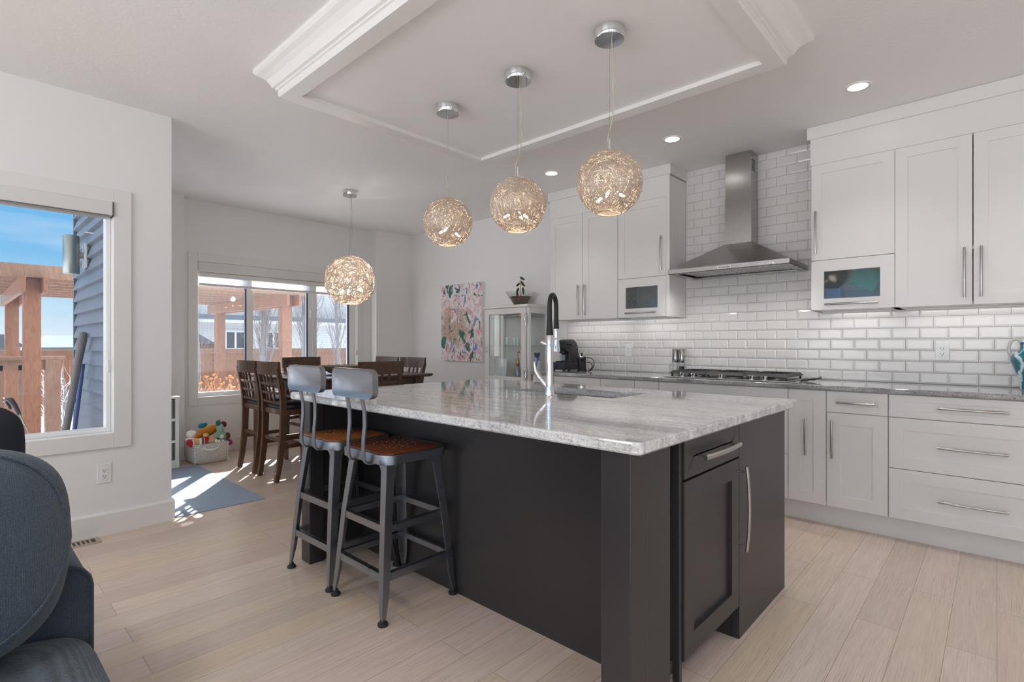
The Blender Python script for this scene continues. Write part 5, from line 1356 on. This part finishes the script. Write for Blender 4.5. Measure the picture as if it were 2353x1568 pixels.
# ---------------------------------------------------------------- outdoors
def outside():
    SNOW = plain('packed_snow', (218, 222, 230), 0.8, var=0.03, scale=1.5, bump=0.5, bscale=3)
    m = MB(); n = 30
    V = []
    for i in range(n+1):
        V.append([m.bm.verts.new((-6.6-34*i/n, -26+56*j/n, -0.80+0.05*math.sin(i*1.7+j*0.9)+0.04*math.sin(j*2.3))) for j in range(n+1)])
    for i in range(n):
        for j in range(n): m.bm.faces.new((V[i][j], V[i+1][j], V[i+1][j+1], V[i][j+1]))
    g = obj('snowy_ground', m, SNOW, None, 60); g['kind'] = 'structure'
    struct('ground', MB().box(-6.6, 6, -26, 0.80, -0.95, -0.84), SNOW)
    SID = Mat('slate_blue_siding'); SID.set(Base_Color=SID.mix(SID.noise(SID.tc((1, 1, 6)), 5, 3), lin((88, 101, 118)), lin((116, 129, 146))), Roughness=0.5)
    m = MB(); x0, x1 = -6.52, -4.317; k = 0; z = -0.8
    while z < 2.9:
        m.prism([(0.84, z), (0.794, z+0.004), (0.828, z+0.118), (0.84, z+0.118)], 'x', x0, x1); z += 0.114
    struct('wall_siding', m, SID.m)
    struct('trim_corner', MB().box(-6.535, -6.50, 0.800, 0.845, -0.8, 2.9), plain('siding_corner', (88, 100, 116), 0.5))
    s = thing('sconce_light', 'grey cylinder sconce light on the blue siding outside the window', 'wall light', (-5.82, 0.795, 1.96))
    SG = m_steel('weathered_aluminium', (150, 160, 160), 0.4)
    obj('cylinder', MB().lathe([(0.052, 1.80), (0.057, 1.806), (0.057, 2.124), (0.052, 2.13)], (-5.82, 0.700, 0), 28), SG, s, 40)
    obj('bracket', MB().cyl((-5.82, 0.73, 1.965), (-5.82, 0.80, 1.965), 0.028, 16), SG, s, 40)
    obj('mounting_plate', MB().box(-5.885, -5.755, 0.782, 0.80, 1.86, 2.07, 0.004), plain('sconce_plate', (205, 210, 214), 0.4), s)
    # tools leaning on the siding
    t = thing('shovel', 'long grey brown handled shovel leaning on the blue siding', 'shovel', (-5.1, 0.48, -0.3))
    p0, p1 = Vector((-5.05, 0.47, -0.2)), Vector((-5.72, 0.768, 1.29))
    ax = (p1-p0)
    obj('shaft', MB().tube([p0+ax*t_ for t_ in (0, 0.3, 0.6, 0.85, 0.96, 1.0)], [0.024, 0.024, 0.025, 0.028, 0.034, 0.028], 14), plain('weathered_grip', (108, 106, 108), 0.5, var=0.2), t, 50)
    t = thing('snow_pusher', 'blue shafted snow pusher leaning behind the grey handled shovel', 'snow shovel', (-5.2, 0.55, -0.3))
    obj('shaft', MB().tube([(-5.17, 0.56, -0.25), (-5.80, 0.776, 1.02)], 0.016, 12), plain('blue_shaft', (52, 84, 142), 0.35), t, 50)
    # barbecue brush like black handle just outside the glass
    b = thing('black_handle', 'black D shaped tool handle on a thin rod outside the living room window', 'handle', (-4.6, 0.36, -0.2))
    pts = [(-4.665, 0.300, 0.74), (-4.69, 0.280, 0.80), (-4.715, 0.262, 0.835), (-4.735, 0.250, 0.836), (-4.735, 0.247, 0.815), (-4.715, 0.262, 0.775)]
    obj('grip', MB().tube(pts, [0.012, 0.015, 0.017, 0.016, 0.012, 0.008], 12), BLACKP, b, 60)
    obj('rod', MB().tube([(-4.665, 0.300, 0.75), (-4.54, 0.365, 0.55), (-4.42, 0.425, 0.20), (-4.40, 0.435, -0.84)], 0.0035, 8), SG, b, 60)

    CED = m_wood('cedar', (136, 92, 68), (104, 66, 46), 0.7); CED2 = m_wood('weathered_cedar', (138, 108, 90), (110, 82, 66), 0.75)
    # deck railing
    r = thing('deck_railing', 'cedar deck railing with square balusters outside the living room window', 'railing', (-8.45, -0.2, -0.8))
    xr, zt = -8.45, 1.045
    obj('top_rail', MB().box(xr-0.07, xr+0.07, -2.5, 0.96, zt-0.04, zt, 0.004), CED2, r)
    obj('side_rail', MB().box(xr-0.02, xr+0.02, -2.5, 0.90, zt-0.16, zt-0.04), CED2, r)
    for y in (0.84, -1.0, -2.45): obj('post', MB().box(xr-0.07, xr+0.07, y-0.07, y+0.07, -0.8, zt-0.04), CED2, r)
    y = 0.84-0.26
    while y > -2.4:
        if abs(y+1.0) > 0.12: obj('baluster', MB().box(xr-0.02, xr+0.02, y-0.045, y+0.045, -0.05, zt-0.10), CED2, r)
        y -= 0.22
    # pergola
    p = thing('pergola', 'cedar pergola of four square posts with paired beams in the yard', 'pergola', (-9.4, 2.0, -0.8))
    px = (-8.03, -10.9); py = (0.62, 3.50)
    for x in px:
        for y in py: obj('post', MB().box(x-0.075, x+0.075, y-0.075, y+0.075, -0.8, 1.95, 0.006), CED, p)
    for y in py:
        for s_ in (-1, 1): obj('beam', MB().box(px[1]-0.35, px[0]+0.32, y+s_*0.09-0.02, y+s_*0.09+0.02, 1.77, 1.94, 0.004), CED, p)
    for k in range(8):
        x = px[1]-0.2+k*(px[0]-px[1]+0.3)/7; obj('rafter', MB().box(x-0.02, x+0.02, py[0]-1.4, py[1]+0.27, 1.942, 2.09, 0.003), CED2, p)
    # fence
    def fence(x, y0, y1, label, step=0.14, zt=1.02):
        f = thing('cedar_fence', label, 'fence', (x, (y0+y1)/2, -0.8))
        FM = m_wood('fence_boards', (146, 96, 68), (114, 70, 48), 0.8)
        m = MB(); y = y0; rg = random.Random(2)
        while y < y1:
            m.box(x-0.01, x+0.01, y, y+step-0.008, -0.8, zt-0.16+rg.uniform(-0.003, 0.003)); y += step
        obj('board_panel', m, FM, f)
        obj('cap_rail', MB().box(x-0.06, x+0.06, y0, y1, zt-0.03, zt), CED2, f); obj('face_rail', MB().box(x+0.011, x+0.05, y0, y1, zt-0.17, zt-0.03), CED, f)
        y = y0
        while y <= y1: obj('post', MB().box(x+0.012, x+0.10, y-0.045, y+0.045, -0.8, zt-0.03), CED, f); y += 2.4
    fence(-19.0, -6.0, 14.4, 'long cedar board fence across the back of the yard')
    # neighbour house
    h = thing('neighbour_house', 'pale sided two storey house beyond the back fence', 'house', (-28, 13, -0.8))
    SD = Mat('white_lap_siding'); w = SD.N('ShaderNodeTexWave'); w.bands_direction = 'Z'; w.wave_profile = 'SAW'; w.inputs['Scale'].default_value = 2.6; SD.L(SD.tc(), w.inputs['Vector'])
    SD.set(Base_Color=SD.mix(SD.ramp(w.outputs['Fac'], [(0.0, 0.0), (0.88, 0.0), (0.95, 1.0)]), lin((220, 219, 218)), lin((180, 181, 184))), Roughness=0.6); SD.bump(w.outputs['Fac'], 0.6, 0.02)
    obj('lower_wall', MB().box(-30, -25.0, 6.0, 21.5, -0.8, 2.18), SD.m, h); obj('upper_wall', MB().box(-32, -26.2, 6.0, 21.5, 2.35, 6.0), SD.m, h)
    obj('eave', MB().prism([(-24.5, 2.24), (-24.5, 2.44), (-26.3, 2.52), (-26.3, 2.24)], 'y', 5.7, 21.8), plain('eave_fascia', (96, 108, 124), 0.6), h)
    obj('soffit', MB().box(-25.0, -24.52, 5.7, 21.8, 2.10, 2.24), plain('white_soffit', (236, 236, 236), 0.6), h)
    def win(y0, y1, z0, z1):
        f = obj('window', MB().panel(RIGHT(-24.998), y0, y1, z0, z1, 0, 0.06, 0.09, 0.03), VINYL, h)
        obj('pane', MB().box(-24.965, -24.955, y0+0.085, y1-0.085, z0+0.085, z1-0.085), plain('dark_pane', (40, 52, 70), 0.08), f)
        obj('mullion', MB().box(-24.95, -24.92, (y0+y1)/2-0.04, (y0+y1)/2+0.04, z0+0.085, z1-0.085), VINYL, f)
    win(8.2, 9.1, 0.90, 1.78); win(9.95, 10.7, 0.90, 1.78)
    obj('roof', MB().prism([(-25.6, 5.9), (-29, 7.6), (-32.6, 5.9)], 'y', 5.7, 21.8), plain('snowy_shingle', (200, 204, 212), 0.9), h)
    # gazebo
    z = thing('garden_gazebo', 'dark hipped gazebo roof behind the fence at the left of the dining window', 'gazebo', (-21.9, 4.95, -0.8))
    def hip(a, c): return [(-21.9-a, 4.95-a, c), (-21.9+a, 4.95-a, c), (-21.9+a, 4.95+a, c), (-21.9-a, 4.95+a, c)]
    obj('roof', MB().loft([hip(1.5, 1.18), hip(0.05, 2.35)]), plain('slate_canopy', (58, 66, 80), 0.8), z)
    obj('valance', MB().loft([hip(1.45, 0.95), hip(1.45, 1.18)]), CED, z)
    for sx in (-1, 1):
        for sy in (-1, 1): obj('post', MB().box(-21.9+sx*1.38-0.06, -21.9+sx*1.38+0.06, 4.95+sy*1.38-0.06, 4.95+sy*1.38+0.06, -0.8, 0.96), CED, z)
    # far roofs on the skyline
    for i, (y, w_, hh, lb) in enumerate(((-3.4, 2.2, 1.0, 'snow covered far house roof left of the pergola posts'), (1.8, 2.0, 0.9, 'dark far house roof behind the bare bush'), (6.6, 1.8, 0.85, 'far house roof next to the siding edge'))):
        q = thing('distant_house', lb, 'house', (-60, y, -0.8), 'far houses on the skyline')
        obj('wall', MB().box(-62, -58, y-w_, y+w_, -0.8, hh), plain('far_wall', (150, 142, 136), 0.8), q)
        obj('roof', MB().prism([(y-w_-0.4, hh), (y+w_+0.4, hh), (y+w_*0.5, hh+1.0), (y-w_*0.5, hh+1.0)], 'x', -62.4, -57.6), plain('far_roof', (224, 226, 232) if i != 1 else (98, 98, 106), 0.8), q)
    # bare trees
    BARK = plain('grey_bark', (118, 116, 120), 0.9, var=0.25, scale=12, bump=0.5, bscale=40); TWIG = plain('twig_bark', (116, 108, 108), 0.9, var=0.3, scale=8)
    def tree(x, y, h_, label, seed, r0=0.06, nb=26, spread=0.35, trunk_h=None, grp='bare trees in the yard', up=1.0, wm=None):
        t = thing('bare_tree', label, 'tree', (x, y, -0.8), grp); rg = random.Random(seed)
        th = trunk_h or h_
        tp = [(x+0.03*math.sin(k), y+0.04*math.sin(k*1.3+seed), -0.8+th*k/6) for k in range(7)]
        obj('trunk', MB().tube(tp, [r0*(1-0.7*k/6) for k in range(7)], 10), BARK, t, 60)
        m = MB()
        for b_ in range(nb):
            k = rg.uniform(0.12, 0.95); z0 = -0.8+th*k; a = rg.uniform(0, 2*PI); L_ = (0.45+0.5*(1-k))*h_*rg.uniform(0.5, 1.0)*0.6
            p = Vector((x, y, z0)); d = Vector((math.cos(a)*spread, math.sin(a)*spread, up)).normalized()
            pts = [p]; 
            for q in range(5):
                d = (d+Vector((rg.gauss(0, .10), rg.gauss(0, .10), 0.10*up))).normalized(); p = p+d*L_/5; pts.append(p)
            rb = r0*0.13*(1-0.5*k); m.tube(pts, [rb*(1-0.14*i) for i in range(6)], 5)
            for tw in range(3):
                i = rg.randrange(1, 5); p = pts[i]; d2 = (d+Vector((rg.gauss(0, .4), rg.gauss(0, .4), rg.gauss(0, 0.2)))).normalized()
                m.tube([p, p+d2*L_*0.2, p+d2*L_*0.36+Vector((0, 0, 0.05*up))], [rb*0.5, rb*0.4, rb*0.25], 4)
        obj('branches', m, wm or TWIG, t, 60)
    tree(-12.6, 4.98, 4.8, 'grey trunked upright bare tree between the pergola posts', 3, 0.10, 80, 0.2)
    tree(-14.4, 6.85, 4.8, 'upright bare tree behind the second window mullion', 8, 0.10, 80, 0.22)
    tree(-12.4, 6.75, 4.4, 'thin bare tree in the right pane of the dining window', 12, 0.05, 70, 0.26)
    tree(-12.6, 3.6, 4.0, 'thin bare sapling at the left edge of the dining window', 5, 0.035, 18, 0.2)
    SNB = plain('frosted_twig', (206, 200, 202), 0.9, var=0.3, scale=10)
    tree(-13.0, 1.45, 2.3, 'wide bare bush with snowy branches beside the blue siding', 21, 0.06, 46, 1.0, 1.4, 'bare bushes', 0.75, SNB)
    tree(-13.5, -0.5, 2.0, 'bare bush with snowy branches behind the deck railing', 23, 0.05, 40, 1.0, 1.2, 'bare bushes', 0.7, SNB)
    # planter under the dining window
    pl = thing('garden_planter', 'grey trough planter outside the lower left of the dining window', 'planter', (-8.6, 2.85, -0.8))
    obj('trough', MB().loft([[(-8.35+d, 2.35-d, q), (-8.35+d, 3.05+d, q), (-8.85-d, 3.05+d, q), (-8.85-d, 2.35-d, q)] for d, q in ((-0.05, -0.8), (0, 0.44), (-0.04, 0.44), (-0.05, 0.38))]), plain('zinc', (120, 128, 140), 0.6, var=0.2), pl)
    m = MB(); rg = random.Random(9)
    for k in range(60):
        p = Vector((-8.6+rg.uniform(-.2, .2), 2.7+rg.uniform(-.3, .3), 0.36)); q = p+Vector((rg.gauss(0, .12), rg.gauss(0, .16), rg.uniform(.1, .42)))
        m.tube([p, (p+q)/2+Vector((rg.gauss(0, .03), rg.gauss(0, .03), 0)), q], [0.004, 0.003, 0.002], 4)
        if k % 2: m.ell(q, (0.02, 0.03, 0.012), (rg.random()*3, rg.random()*3, 0), 6, 4)
    obj('dry_leaves', m, plain('dry_orange_leaf', (204, 140, 84), 0.9, var=0.4, scale=14), pl, 60)
outside()
